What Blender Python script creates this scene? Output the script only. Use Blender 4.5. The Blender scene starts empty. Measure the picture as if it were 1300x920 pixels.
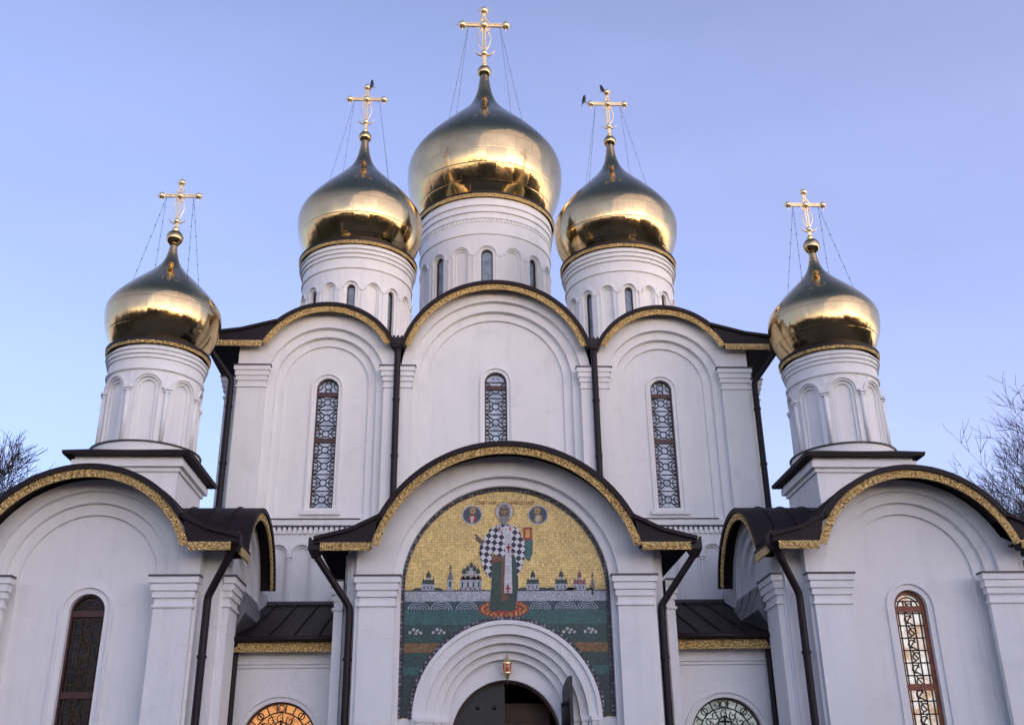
import bpy, bmesh, math, random
from mathutils import Vector, Matrix
from math import sin, cos, pi, sqrt, atan2, radians
random.seed(11)
scene = bpy.context.scene
COL = scene.collection

# ------------------------------------------------------------------ camera
def make_camera():
    yaw, pitch, roll = radians(3.185), radians(23.33), radians(.887)
    right = Vector((cos(yaw), -sin(yaw), 0)); fh = Vector((sin(yaw), cos(yaw), 0)); up = Vector((0, 0, 1))
    f = cos(pitch)*fh + sin(pitch)*up
    u = -sin(pitch)*fh + cos(pitch)*up
    r2 = cos(roll)*right - sin(roll)*u
    u2 = sin(roll)*right + cos(roll)*u
    cam = bpy.data.cameras.new('camera'); cam.sensor_width = 36; cam.lens = 36*1303/1300
    cam.clip_end = 3000
    o = bpy.data.objects.new('camera', cam); COL.objects.link(o)
    m = Matrix((r2, u2, -f)).transposed().to_4x4(); m.translation = Vector((-1.21, -31.5, 1.6))
    o.matrix_world = m
    scene.camera = o
make_camera()

# ------------------------------------------------------------------ world, sun, exposure
SUN_EL, SUN_AZ = 4.0, 38.0            # azimuth: degrees to the right of straight behind the camera (-Y)
world = bpy.data.worlds.new('World'); scene.world = world; world.use_nodes = True
wn, wl = world.node_tree.nodes, world.node_tree.links
for n in list(wn): wn.remove(n)
sky = wn.new('ShaderNodeTexSky'); sky.sky_type = 'NISHITA'; sky.sun_disc = False
sky.sun_elevation = radians(SUN_EL)
sky.sun_rotation = radians(180 - SUN_AZ)
sky.altitude = 150; sky.air_density = 1.0; sky.dust_density = 0.7; sky.ozone_density = 4.0
tint = wn.new('ShaderNodeMix'); tint.data_type = 'RGBA'; tint.blend_type = 'MULTIPLY'; tint.inputs[0].default_value = 1
tint.inputs[7].default_value = (0.80, 0.66, 0.66, 1)
veil = wn.new('ShaderNodeMix'); veil.data_type = 'RGBA'; veil.blend_type = 'ADD'; veil.inputs[0].default_value = 1      # thin high veil of winter cloud, even over the whole sky
veil.inputs[7].default_value = (1.05, 1.12, 1.75, 1)
wtc = wn.new('ShaderNodeTexCoord'); wsep = wn.new('ShaderNodeSeparateXYZ'); wl.new(wtc.outputs['Generated'], wsep.inputs[0])
wr = wn.new('ShaderNodeValToRGB'); wr.color_ramp.elements[0].color = (1.14, .98, 1.44, 1); wr.color_ramp.elements[1].position = .95; wr.color_ramp.elements[1].color = (.09, .075, .10, 1)
we = wr.color_ramp.elements.new(.28); we.color = (.96, .91, 1.42, 1)
we = wr.color_ramp.elements.new(.64); we.color = (.60, .59, .92, 1)
we = wr.color_ramp.elements.new(.80); we.color = (.26, .24, .34, 1)
wl.new(wsep.outputs[2], wr.inputs[0]); 
wno = wn.new('ShaderNodeTexNoise'); wno.inputs['Scale'].default_value = 2.2; wno.inputs['Detail'].default_value = 6; wno.inputs['Roughness'].default_value = .6
wma = wn.new('ShaderNodeMapping'); wma.inputs['Scale'].default_value = (1, 1, 3.2); wl.new(wtc.outputs['Generated'], wma.inputs[0]); wl.new(wma.outputs[0], wno.inputs['Vector'])
wcr = wn.new('ShaderNodeMapRange'); wcr.inputs[1].default_value = .3; wcr.inputs[2].default_value = .75; wcr.inputs[3].default_value = .93; wcr.inputs[4].default_value = 1.10; wl.new(wno.outputs['Fac'], wcr.inputs[0])
wcm = wn.new('ShaderNodeVectorMath'); wcm.operation = 'SCALE'; wl.new(wr.outputs[0], wcm.inputs[0]); wl.new(wcr.outputs[0], wcm.inputs['Scale'])
wl.new(wcm.outputs[0], veil.inputs[7])           # the veil is thicker towards the horizon
wdot = wn.new('ShaderNodeVectorMath'); wdot.operation = 'DOT_PRODUCT'; wdot.inputs[1].default_value = (sin(radians(SUN_AZ)), -cos(radians(SUN_AZ)), 0)
wl.new(wtc.outputs['Generated'], wdot.inputs[0])
wf = wn.new('ShaderNodeMapRange'); wf.inputs[1].default_value = -.15; wf.inputs[2].default_value = 1.0; wf.inputs[3].default_value = 0; wf.inputs[4].default_value = 1
wl.new(wdot.outputs['Value'], wf.inputs[0])
wgr = wn.new('ShaderNodeValToRGB'); wgr.color_ramp.elements[0].color = (1, .78, .52, 1); wgr.color_ramp.elements[1].color = (0, 0, 0, 1); wgr.color_ramp.elements[1].position = .62
for p_, c_ in ((.09, (.86, .70, .54, 1)), (.15, (.30, .265, .225, 1)), (.24, (.08, .075, .07, 1)), (.40, (.02, .02, .02, 1))):
    we = wgr.color_ramp.elements.new(p_); we.color = c_
wl.new(wsep.outputs[2], wgr.inputs[0])
wg = wn.new('ShaderNodeVectorMath'); wg.operation = 'SCALE'; wl.new(wgr.outputs[0], wg.inputs[0])
wk = wn.new('ShaderNodeMath'); wk.operation = 'MULTIPLY'; wk.inputs[1].default_value = 10.0; wl.new(wf.outputs[0], wk.inputs[0]); wl.new(wk.outputs[0], wg.inputs['Scale'])
glow = wn.new('ShaderNodeVectorMath'); glow.operation = 'ADD'
bg = wn.new('ShaderNodeBackground'); bg.inputs[1].default_value = 0.15
wo = wn.new('ShaderNodeOutputWorld')
wl.new(sky.outputs[0], tint.inputs[6]); wl.new(tint.outputs[2], veil.inputs[6]); wl.new(veil.outputs[2], glow.inputs[0]); wl.new(wg.outputs[0], glow.inputs[1]); wl.new(glow.outputs[0], bg.inputs[0]); wl.new(bg.outputs[0], wo.inputs[0])
sun = bpy.data.lights.new('sun', 'SUN'); sun.energy = 0.35; sun.angle = radians(100); sun.color = (1.0, .74, .58)
so = bpy.data.objects.new('sun', sun); COL.objects.link(so)
sdir = Vector((sin(radians(SUN_AZ))*cos(radians(SUN_EL)), -cos(radians(SUN_AZ))*cos(radians(SUN_EL)), sin(radians(SUN_EL))))
so.rotation_euler = sdir.to_track_quat('Z', 'Y').to_euler()
scene.view_settings.view_transform = 'Standard'; scene.view_settings.look = 'None'
scene.view_settings.exposure = 1.72; scene.view_settings.gamma = 1
scene.view_settings.use_curve_mapping = False

# ------------------------------------------------------------------ materials
def new_mat(name):
    m = bpy.data.materials.new(name); m.use_nodes = True
    nt = m.node_tree; return m, nt.nodes, nt.links, nt.nodes['Principled BSDF']
def rgb(c): return (c[0], c[1], c[2], 1)
def coords(n, l, scale=(1, 1, 1), rot=(0, 0, 0)):
    tc = n.new('ShaderNodeTexCoord'); mp = n.new('ShaderNodeMapping')
    mp.inputs['Scale'].default_value = scale; mp.inputs['Rotation'].default_value = rot
    l.new(tc.outputs['Object'], mp.inputs[0]); return mp.outputs[0]
def noise(n, l, vec, scale, detail=4, rough=.6):
    t = n.new('ShaderNodeTexNoise'); t.inputs['Scale'].default_value = scale
    t.inputs['Detail'].default_value = detail; t.inputs['Roughness'].default_value = rough
    l.new(vec, t.inputs['Vector']); return t.outputs['Fac']
def ramp(n, l, fac, stops):
    r = n.new('ShaderNodeValToRGB'); e = r.color_ramp.elements
    while len(e) > 1: e.remove(e[-1])
    e[0].position, e[0].color = stops[0][0], rgb(stops[0][1])
    for p, c in stops[1:]:
        x = e.new(p); x.color = rgb(c)
    l.new(fac, r.inputs[0]); return r.outputs[0]
def mul(n, l, a, b, f=1.0):
    m = n.new('ShaderNodeMix'); m.data_type = 'RGBA'; m.blend_type = 'MULTIPLY'; m.inputs[0].default_value = f
    l.new(a, m.inputs[6]); l.new(b, m.inputs[7]); return m.outputs[2]
def bump(n, l, b, h, strength, dist=.02):
    k = n.new('ShaderNodeBump'); k.inputs['Strength'].default_value = strength; k.inputs['Distance'].default_value = dist
    l.new(h, k.inputs['Height']); l.new(k.outputs[0], b.inputs['Normal']); return k

def plaster(name, base=(.81, .825, .82)):
    m, n, l, b = new_mat(name)
    v = coords(n, l)
    big = noise(n, l, v, .45, 5, .65)
    c1 = ramp(n, l, big, [(.3, tuple(x*.93 for x in base)), (.7, base)])
    st = noise(n, l, coords(n, l, (3.2, 3.2, .22)), 1.0, 6, .7)
    c2 = ramp(n, l, st, [(.28, (.84, .84, .85)), (.5, (1, 1, 1))])
    sp = noise(n, l, v, 9, 3, .7)
    c3 = ramp(n, l, sp, [(.22, (.86, .85, .84)), (.36, (1, 1, 1))])
    # rain stains that start under ledges at a few heights, only here and there
    c = mul(n, l, mul(n, l, c1, c2, .5), c3, .5)
    vo = n.new('ShaderNodeTexVoronoi'); vo.feature = 'DISTANCE_TO_EDGE'; vo.inputs['Scale'].default_value = .55
    wp = n.new('ShaderNodeVectorMath'); wp.operation = 'ADD'; nz = n.new('ShaderNodeTexNoise'); nz.inputs['Scale'].default_value = 1.6; nz.inputs['Detail'].default_value = 5
    l.new(v, nz.inputs['Vector']); l.new(v, wp.inputs[0]); l.new(nz.outputs['Color'], wp.inputs[1]); l.new(wp.outputs[0], vo.inputs['Vector'])
    cr = ramp(n, l, vo.outputs['Distance'], [(0, (.80, .79, .78)), (.006, (1, 1, 1))])
    msk = ramp(n, l, noise(n, l, v, .3, 2, .5), [(.48, (0, 0, 0)), (.60, (1, 1, 1))])
    mk = n.new('ShaderNodeMix'); mk.data_type = 'RGBA'; mk.inputs[6].default_value = (1, 1, 1, 1); l.new(msk, mk.inputs[0]); l.new(cr, mk.inputs[7])
    pt = ramp(n, l, noise(n, l, v, 1.15, 5, .7), [(.34, (.88, .89, .90)), (.44, (1, 1, 1))])       # patched limewash
    c = mul(n, l, mul(n, l, c, mk.outputs[2], .7), pt, .45)
    l.new(c, b.inputs['Base Color'])
    b.inputs['Roughness'].default_value = .85; b.inputs['Specular IOR Level'].default_value = .25
    bump(n, l, b, noise(n, l, v, 14, 5, .65), .22, .03)
    return m
def flat(name, c, rough=.6, metal=0, var=.15, scale=3, spec=.5):
    m, n, l, b = new_mat(name)
    v = coords(n, l)
    f = noise(n, l, v, scale, 4, .6)
    l.new(ramp(n, l, f, [(.3, tuple(x*(1-var) for x in c)), (.7, tuple(min(1, x*(1+var)) for x in c))]), b.inputs['Base Color'])
    b.inputs['Roughness'].default_value = rough; b.inputs['Metallic'].default_value = metal
    b.inputs['Specular IOR Level'].default_value = spec
    bump(n, l, b, noise(n, l, v, scale*4, 3, .5), .1, .01)
    return m
def dome_gold():
    m, n, l, b = new_mat('gilded_dome'); b.inputs['Metallic'].default_value = 1
    tc = n.new('ShaderNodeTexCoord'); sp = n.new('ShaderNodeSeparateXYZ'); l.new(tc.outputs['Object'], sp.inputs[0])
    def math_(op, a, c=None):
        k = n.new('ShaderNodeMath'); k.operation = op
        for i, x in enumerate((a, c)):
            if x is None: continue
            if isinstance(x, (int, float)): k.inputs[i].default_value = x
            else: l.new(x, k.inputs[i])
        return k.outputs[0]
    an = math_('MULTIPLY', math_('ARCTAN2', sp.outputs[0], sp.outputs[1]), 26/(2*pi)); rw = math_('MULTIPLY', sp.outputs[2], 1.35)
    row = math_('FLOOR', rw); ang = math_('ADD', an, math_('MULTIPLY', row, .5))
    cell = n.new('ShaderNodeCombineXYZ'); l.new(math_('FLOOR', ang), cell.inputs[0]); l.new(row, cell.inputs[1])
    wnz = n.new('ShaderNodeTexWhiteNoise'); wnz.noise_dimensions = '3D'; l.new(cell.outputs[0], wnz.inputs['Vector'])
    # each gilded sheet leans a little differently
    off = n.new('ShaderNodeVectorMath'); off.operation = 'SUBTRACT'; off.inputs[1].default_value = (.5, .5, .5); l.new(wnz.outputs['Color'], off.inputs[0])
    sc = n.new('ShaderNodeVectorMath'); sc.operation = 'SCALE'; sc.inputs['Scale'].default_value = .042; l.new(off.outputs[0], sc.inputs[0])
    v = tc.outputs['Object']
    # joints between the sheets
    def seam(x, wd):
        f = math_('FRACT', x); return math_('MINIMUM', f, math_('SUBTRACT', 1.0, f))
    sm = math_('MINIMUM', math_('MULTIPLY', seam(ang, 0), 2.2), seam(rw, 0))
    mr = n.new('ShaderNodeMapRange'); mr.inputs[1].default_value = 0; mr.inputs[2].default_value = .035; l.new(sm, mr.inputs[0])
    bp = n.new('ShaderNodeBump'); bp.inputs['Strength'].default_value = .16; bp.inputs['Distance'].default_value = .02; l.new(mr.outputs[0], bp.inputs['Height'])
    b2 = n.new('ShaderNodeBump'); b2.inputs['Strength'].default_value = .16; b2.inputs['Distance'].default_value = .06
    l.new(noise(n, l, v, 1.9, 4, .55), b2.inputs['Height']); l.new(bp.outputs[0], b2.inputs['Normal'])
    ad = n.new('ShaderNodeVectorMath'); ad.operation = 'ADD'; l.new(b2.outputs[0], ad.inputs[0]); l.new(sc.outputs[0], ad.inputs[1])
    nm = n.new('ShaderNodeVectorMath'); nm.operation = 'NORMALIZE'; l.new(ad.outputs[0], nm.inputs[0]); l.new(nm.outputs[0], b.inputs['Normal'])
    c1 = ramp(n, l, noise(n, l, v, 1.1, 5, .65), [(.3, (.53, .39, .20)), (.7, (.66, .49, .255))])
    c2 = ramp(n, l, wnz.outputs['Value'], [(0, (.90, .90, .90)), (1, (1, 1, 1))])
    c3 = ramp(n, l, mr.outputs[0], [(0, (.72, .70, .68)), (1, (1, 1, 1))])
    l.new(mul(n, l, mul(n, l, c1, c2), c3), b.inputs['Base Color'])
    rr = n.new('ShaderNodeMapRange'); rr.inputs[1].default_value = .3; rr.inputs[2].default_value = .7; rr.inputs[3].default_value = .08; rr.inputs[4].default_value = .17
    l.new(noise(n, l, v, 2.3, 5, .65), rr.inputs[0]); l.new(rr.outputs[0], b.inputs['Roughness'])
    return m
def gilt():
    m, n, l, b = new_mat('gilt_lattice')
    v = coords(n, l)
    vo = n.new('ShaderNodeTexVoronoi'); vo.inputs['Scale'].default_value = 22; l.new(v, vo.inputs['Vector'])
    w = n.new('ShaderNodeTexNoise'); w.inputs['Scale'].default_value = 26; w.inputs['Detail'].default_value = 2; l.new(v, w.inputs['Vector'])
    l.new(ramp(n, l, vo.outputs['Distance'], [(.0, (.97, .78, .42)), (.5, (.86, .62, .26)), (.85, (.52, .33, .11))]), b.inputs['Base Color'])
    b.inputs['Metallic'].default_value = .9; b.inputs['Roughness'].default_value = .38
    ad = n.new('ShaderNodeMath'); ad.operation = 'SUBTRACT'; l.new(w.outputs['Fac'], ad.inputs[0]); l.new(vo.outputs['Distance'], ad.inputs[1])
    bump(n, l, b, ad.outputs[0], .9, .05)
    return m
def tessera(name, c, var=.35, scale=24, rough=.45):
    m, n, l, b = new_mat(name)
    v = coords(n, l)
    vo = n.new('ShaderNodeTexVoronoi'); vo.inputs['Scale'].default_value = scale; vo.inputs['Randomness'].default_value = .35; l.new(v, vo.inputs['Vector'])
    hs = n.new('ShaderNodeSeparateColor'); l.new(vo.outputs['Color'], hs.inputs[0])
    cc = ramp(n, l, hs.outputs[0], [(.0, tuple(x*(1-var) for x in c)), (1, tuple(min(1, x*(1+var)) for x in c))])
    ed = ramp(n, l, vo.outputs['Distance'], [(.42, (1, 1, 1)), (.62, (.6, .6, .6))])
    big = ramp(n, l, noise(n, l, v, 2.2, 5, .7), [(.3, (.8, .8, .8)), (.7, (1.08, 1.08, 1.08))])
    l.new(mul(n, l, mul(n, l, cc, ed), big), b.inputs['Base Color'])
    b.inputs['Roughness'].default_value = rough
    return m
def checker_mat():
    m, n, l, b = new_mat('chequered_robe')
    v = coords(n, l, (1, 1, 1), (0, radians(38), 0))
    ck = n.new('ShaderNodeTexChecker'); ck.inputs['Scale'].default_value = 8.6
    ck.inputs[1].default_value = (.62, .63, .68, 1); ck.inputs[2].default_value = (.012, .015, .03, 1)
    l.new(v, ck.inputs[0]); l.new(ck.outputs[0], b.inputs['Base Color']); b.inputs['Roughness'].default_value = .5
    return m
def rope_mat():
    m, n, l, b = new_mat('rope_border')
    vo = n.new('ShaderNodeTexVoronoi'); vo.inputs['Scale'].default_value = 9.5; vo.inputs['Randomness'].default_value = .25
    l.new(coords(n, l), vo.inputs['Vector'])
    l.new(ramp(n, l, vo.outputs['Distance'], [(.0, (.42, .42, .48)), (.34, (.16, .16, .2)), (.5, (.012, .012, .02))]), b.inputs['Base Color'])
    b.inputs['Roughness'].default_value = .5
    return m
def glass(name, c, c2, rough=.12, scale=3.5, emit=0, spec=.8):
    m, n, l, b = new_mat(name)
    v = coords(n, l)
    f = noise(n, l, v, scale, 4, .7)
    co = ramp(n, l, f, [(.36, c), (.56, c2)])
    l.new(co, b.inputs['Base Color']); b.inputs['Roughness'].default_value = rough
    b.inputs['Specular IOR Level'].default_value = spec
    if emit:
        l.new(co, b.inputs['Emission Color']); b.inputs['Emission Strength'].default_value = emit
    bump(n, l, b, noise(n, l, v, 5, 2, .5), .12, .02)
    return m
M = dict(
    wall=plaster('white_plaster'),
    roof=flat('dark_metal_roof', (.013, .008, .0105), .6, 0, .35, 1.4, .25),
    pipe=flat('brown_painted_metal', (.012, .0075, .010), .5, 0, .25, 4, .3),
    lead=flat('lead_flashing', (.045, .042, .052), .5, 0, .25, 4),
    zinc=flat('grey_zinc', (.17, .18, .20), .5, .3, .3, 2.5),
    dome=dome_gold(), gilt=gilt(),
    cross=flat('bright_gilding', (.99, .78, .47), .34, .9, .06, 5),
    chain=flat('tarnished_chain', (.10, .09, .11), .5, .6, .3, 9),
    frame=flat('red_brown_timber', (.055, .018, .014), .5, 0, .4, 6),
    warmframe=flat('orange_brown_timber', (.20, .055, .022), .5, 0, .4, 6),
    iron=flat('black_iron', (.012, .011, .014), .5, .2, .3, 6),
    pale=glass('sky_painted_glass', (.20, .27, .36), (.46, .55, .66)),  # pale tone stands for reflected sky, painted into the base colour
    drumglass=glass('drum_glass', (.10, .15, .19), (.20, .27, .32)),
    dark=glass('dark_glass', (.004, .005, .010), (.014, .016, .026), .06, spec=.12),
    white=glass('bright_painted_glass', (.52, .30, .13), (.88, .88, .80), .2, 1.7, .12),  # bright sky in the pane, painted as colour plus faint emission
    amber=glass('amber_glass', (.42, .13, .025), (.72, .30, .07), .35, 5, .22),
    green=glass('greenish_glass', (.03, .05, .045), (.60, .72, .62), .3, 3.2, .05),
    amberline=flat('brass_came', (.05, .03, .015), .4, .6, .3, 8),
    gold_t=tessera('gold_tesserae', (.80, .60, .21), .16, 15),
    wallband=tessera('pale_wall_tesserae', (.50, .54, .62), .2),
    water=tessera('deep_water_tesserae', (.018, .075, .11), .4),
    teal=tessera('teal_tesserae', (.024, .14, .135), .3),
    dkgreen=tessera('dark_green_tesserae', (.012, .07, .062), .4),
    ochre=tessera('ochre_tesserae', (.24, .13, .045), .3),
    blackish=tessera('blue_black_tesserae', (.012, .045, .05), .4),
    red=tessera('red_tesserae', (.42, .035, .02), .35),
    yellow=tessera('yellow_tesserae', (.62, .40, .08), .2),
    medblue=tessera('slate_blue_tesserae', (.05, .085, .15), .3),
    wave=tessera('wave_tesserae', (.34, .43, .50), .3),
    whitet=tessera('white_tesserae', (.60, .62, .66), .15),
    skin=tessera('brown_tesserae', (.15, .095, .065), .3),
    fairskin=tessera('pale_skin_tesserae', (.40, .25, .16), .15),
    grey=tessera('grey_tesserae', (.22, .21, .24), .25),
    robe=tessera('green_robe_tesserae', (.014, .06, .05), .3),
    brown=tessera('brown_cloth_tesserae', (.17, .07, .03), .3),
    pink=tessera('rose_tesserae', (.30, .12, .12), .25),
    checker=checker_mat(), rope=rope_mat(),
    ink=flat('red_lettering', (.20, .03, .015), .5),
    door=flat('dark_green_door', (.013, .017, .018), .45, .2, .3, 5),
    wood=flat('brown_inner_door', (.085, .032, .020), .5, 0, .35, 3),
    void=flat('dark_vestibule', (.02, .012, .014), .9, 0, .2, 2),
    redglass=glass('red_lamp_glass', (.30, .02, .01), (.45, .05, .02)),
    bark=flat('winter_bark', (.075, .06, .062), .9, 0, .3, 6),
    feather=flat('black_feathers', (.012, .012, .016), .5, 0, .3, 12),
    paving=flat('grey_paving', (.085, .08, .082), .9, 0, .25, .6),
    grass=flat('winter_grass', (.045, .05, .03), .95, 0, .3, .5),
    brick=flat('plastered_brick', (.20, .16, .14), .9, 0, .2, .7),
)

# ------------------------------------------------------------------ mesh helpers
class MB:
    def __init__(s): s.v, s.f, s.m, s.sm = [], [], [], []
    def face(s, pts, mi=0, smooth=False):
        i = len(s.v); s.v += [tuple(p) for p in pts]; s.f.append(tuple(range(i, i+len(pts)))); s.m.append(mi); s.sm.append(smooth)
    def strip(s, A, B, mi=0, smooth=False, closed=False):
        i = len(s.v); n = len(A); s.v += [tuple(p) for p in A] + [tuple(p) for p in B]
        for k in range(n if closed else n-1):
            j = (k+1) % n
            s.f.append((i+k, i+j, i+n+j, i+n+k)); s.m.append(mi); s.sm.append(smooth)
    def box(s, T, u0, u1, d0, d1, z0, z1, mi=0):
        p = [T(u, d, z) for u in (u0, u1) for d in (d0, d1) for z in (z0, z1)]
        i = len(s.v); s.v += p
        for q in ((0, 1, 3, 2), (4, 6, 7, 5), (0, 4, 5, 1), (2, 3, 7, 6), (0, 2, 6, 4), (1, 5, 7, 3)):
            s.f.append(tuple(i+k for k in q)); s.m.append(mi); s.sm.append(False)
    def tube(s, pts, rads, n=6, mi=0, smooth=True, cap=True):
        pts = [Vector(p) for p in pts]
        if not isinstance(rads, (list, tuple)): rads = [rads]*len(pts)
        rings = []; i0 = len(s.v); ref = None
        for k, p in enumerate(pts):
            t = (pts[min(k+1, len(pts)-1)] - pts[max(k-1, 0)]).normalized()
            a = ref if ref is not None else (Vector((0, 0, 1)) if abs(t.z) < .9 else Vector((1, 0, 0)))
            x = (a - t*a.dot(t))
            if x.length < 1e-4: x = t.orthogonal()
            x.normalize(); y = t.cross(x); ref = x
            for j in range(n):
                an = 2*pi*j/n; s.v.append(tuple(p + (x*cos(an)+y*sin(an))*rads[k]))
        for k in range(len(pts)-1):
            for j in range(n):
                a = i0+k*n+j; b = i0+k*n+(j+1) % n
                s.f.append((a, b, b+n, a+n)); s.m.append(mi); s.sm.append(smooth)
        if cap:
            s.f.append(tuple(i0+j for j in range(n))); s.m.append(mi); s.sm.append(False)
            e = i0+(len(pts)-1)*n
            s.f.append(tuple(e+j for j in range(n))[::-1]); s.m.append(mi); s.sm.append(False)
    def lathe(s, cx, cy, prof, n=64, mi=0, smooth=True):
        rows = [[(cx+r*sin(2*pi*j/n), cy-r*cos(2*pi*j/n), z) for j in range(n)] for r, z in prof]
        i0 = len(s.v)
        for r in rows: s.v += r
        for k in range(len(rows)-1):
            for j in range(n):
                a = i0+k*n+j; b = i0+k*n+(j+1) % n
                s.f.append((a, b, b+n, a+n)); s.m.append(mi); s.sm.append(smooth)
    def ball(s, c, r, mi=0, n=14, m=9, sz=1):
        s.lathe(c[0], c[1], [(max(r*sin(pi*k/m), 1e-4), c[2]-r*sz*cos(pi*k/m)) for k in range(m+1)], n, mi)
    def build(s, name, mats, parent=None, label=None):
        me = bpy.data.meshes.new(name); me.from_pydata(s.v, [], s.f)
        if not isinstance(mats, (list, tuple)): mats = [mats]
        for q in mats: me.materials.append(M[q])
        me.polygons.foreach_set('material_index', s.m); me.polygons.foreach_set('use_smooth', s.sm)
        bm = bmesh.new(); bm.from_mesh(me)
        bmesh.ops.remove_doubles(bm, verts=bm.verts, dist=1e-4)
        bmesh.ops.recalc_face_normals(bm, faces=bm.faces); bm.to_mesh(me); bm.free()
        sm = [False]*len(me.polygons); me.polygons.foreach_get('use_smooth', sm)
        if any(sm): me.set_sharp_from_angle(angle=radians(38)); me.polygons.foreach_set('use_smooth', sm)
        me.update()
        o = bpy.data.objects.new(name, me); COL.objects.link(o)
        if parent: o.parent = parent
        if label: o['label'] = label
        return o
def empty(name, label, cat, loc=(0, 0, 0), group=None):
    o = bpy.data.objects.new(name, None); COL.objects.link(o); o.location = loc
    o['label'] = label; o['category'] = cat
    if group: o['group'] = group
    return o
def front(y0): return lambda u, d, z: (u, y0-d, z)
def side(x0, sg): return lambda u, d, z: (x0+sg*d, u, z)
def cyl(cx, cy, r):
    return lambda u, d, z: (cx+(r+d)*sin(u/r), cy-(r+d)*cos(u/r), z)
W3 = lambda x, y, z: (x, y, z)

def arch(c, r, zs, z0, angs, rz=None):
    rz = rz or r
    return [(c-r, z0), (c-r, zs)] + [(c-r*cos(a), zs+rz*sin(a)) for a in angs] + [(c+r, zs), (c+r, z0)]
def angles(N): return [pi*k/N for k in range(1, N)]
def outline(c, zs, z0, angs, ul, ur, G):
    def ins(u, z): return ul <= u <= ur and z <= G(u)
    out = []
    for a in angs:
        lo, hi = 0., 30.
        for _ in range(40):
            t = (lo+hi)/2
            if ins(c-t*cos(a), zs+t*sin(a)): lo = t
            else: hi = t
        out.append((c-lo*cos(a), zs+lo*sin(a)))
    for u in (ul, ur):
        z = G(u); ac = atan2(z-zs, c-u)
        if 0 < ac < pi:
            k = min(range(len(angs)), key=lambda i: abs(angs[i]-ac)); out[k] = (u, z)
    return [(ul, z0), (ul, zs)] + out + [(ur, zs), (ur, z0)]
def P(T, pts, d): return [T(u, d, z) for u, z in pts]
def layer(mb, T, inner, outer, d, dback, mi=0):
    mb.strip(P(T, outer, d), P(T, inner, d), mi)
    mb.strip(P(T, inner, d), P(T, inner, dback), mi)
def ring_band(mb, T, inner, outer, d0, d1, mi=0):       # a raised band: front face and both reveals
    mb.strip(P(T, outer, d1), P(T, inner, d1), mi)
    mb.strip(P(T, inner, d1), P(T, inner, d0), mi); mb.strip(P(T, outer, d1), P(T, outer, d0), mi)
    for k in (0, -1):
        mb.face([T(inner[k][0], d0, inner[k][1]), T(inner[k][0], d1, inner[k][1]), T(outer[k][0], d1, outer[k][1]), T(outer[k][0], d0, outer[k][1])], mi)

def bay(mb, T, c, radii, zs, z0, ul, ur, G, ds, win=None, N=40):
    A = angles(N); extra = []
    prev = outline(c, zs, z0, A, ul, ur, G)
    for k, r in enumerate(radii):
        inner = arch(c, r, zs, z0, A)
        layer(mb, T, inner, prev, ds[k], ds[k+1]); prev = inner
    d = ds[len(radii)]
    if win:
        rw, zw, zb = win[:3]; cw = win[3] if len(win) > 3 else c
        w = arch(cw, rw, zw, zb, A)
        mb.strip(P(T, prev, d), P(T, w, d))
        mb.face([T(prev[0][0], d, prev[0][1]), T(w[0][0], d, w[0][1]), T(w[-1][0], d, w[-1][1]), T(prev[-1][0], d, prev[-1][1])])
        mb.strip(P(T, w, d), P(T, w, d-.30))
        mb.face([T(w[0][0], d, w[0][1]), T(w[-1][0], d, w[-1][1]), T(w[-1][0], d-.3, w[-1][1]), T(w[0][0], d-.3, w[0][1])])
    else:
        mb.face(P(T, prev, d))

def bar(mb, T, u0, z0, u1, z1, w, d0, d1, mi=0):         # flat bar in a frame's plane
    L = sqrt((u1-u0)**2+(z1-z0)**2)
    if L < 1e-5: return
    nx, nz = -(z1-z0)/L*w/2, (u1-u0)/L*w/2
    q = [(u0+nx, z0+nz), (u1+nx, z1+nz), (u1-nx, z1-nz), (u0-nx, z0-nz)]
    mb.face([T(u, d1, z) for u, z in q], mi)
    for k in range(4):
        a, b = q[k], q[(k+1) % 4]
        mb.face([T(a[0], d1, a[1]), T(b[0], d1, b[1]), T(b[0], d0, b[1]), T(a[0], d0, a[1])], mi)
def poly_bar(mb, T, pts, w, d0, d1, mi=0):
    for a, b in zip(pts, pts[1:]): bar(mb, T, a[0], a[1], b[0], b[1], w, d0, d1, mi)
def circ(c, z, r, n=14, a0=0, a1=2*pi, rz=None):
    rz = rz or r
    return [(c+r*cos(a0+(a1-a0)*k/n), z+rz*sin(a0+(a1-a0)*k/n)) for k in range(n+1)]

# ------------------------------------------------------------------ shared building elements
def pilaster(T, u0, u1, z0, z1, d0, d1, parent, flip=False, capw=.13):
    mb = MB(); mb.box(T, u0, u1, d0, d1, z0, z1-.02)
    p = mb.build('pilaster', 'wall', parent)
    cb = MB()
    lay = [(-.04, 0, capw+.03, 1), (-.19, -.04, capw, 0), (-.23, -.19, capw*.62, 0), (-.37, -.23, capw*.70, 0), (-.41, -.37, capw*.34, 0),
           (-.53, -.41, capw*.40, 0), (-.76, -.70, .045, 0)]
    for a, b, e, mi in lay:
        cb.box(T, u0-e, u1+e, d0, d1+e, z1+a, z1+b, mi)
    cb.build('capital', ['wall', 'lead'], p)
    return p

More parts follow.
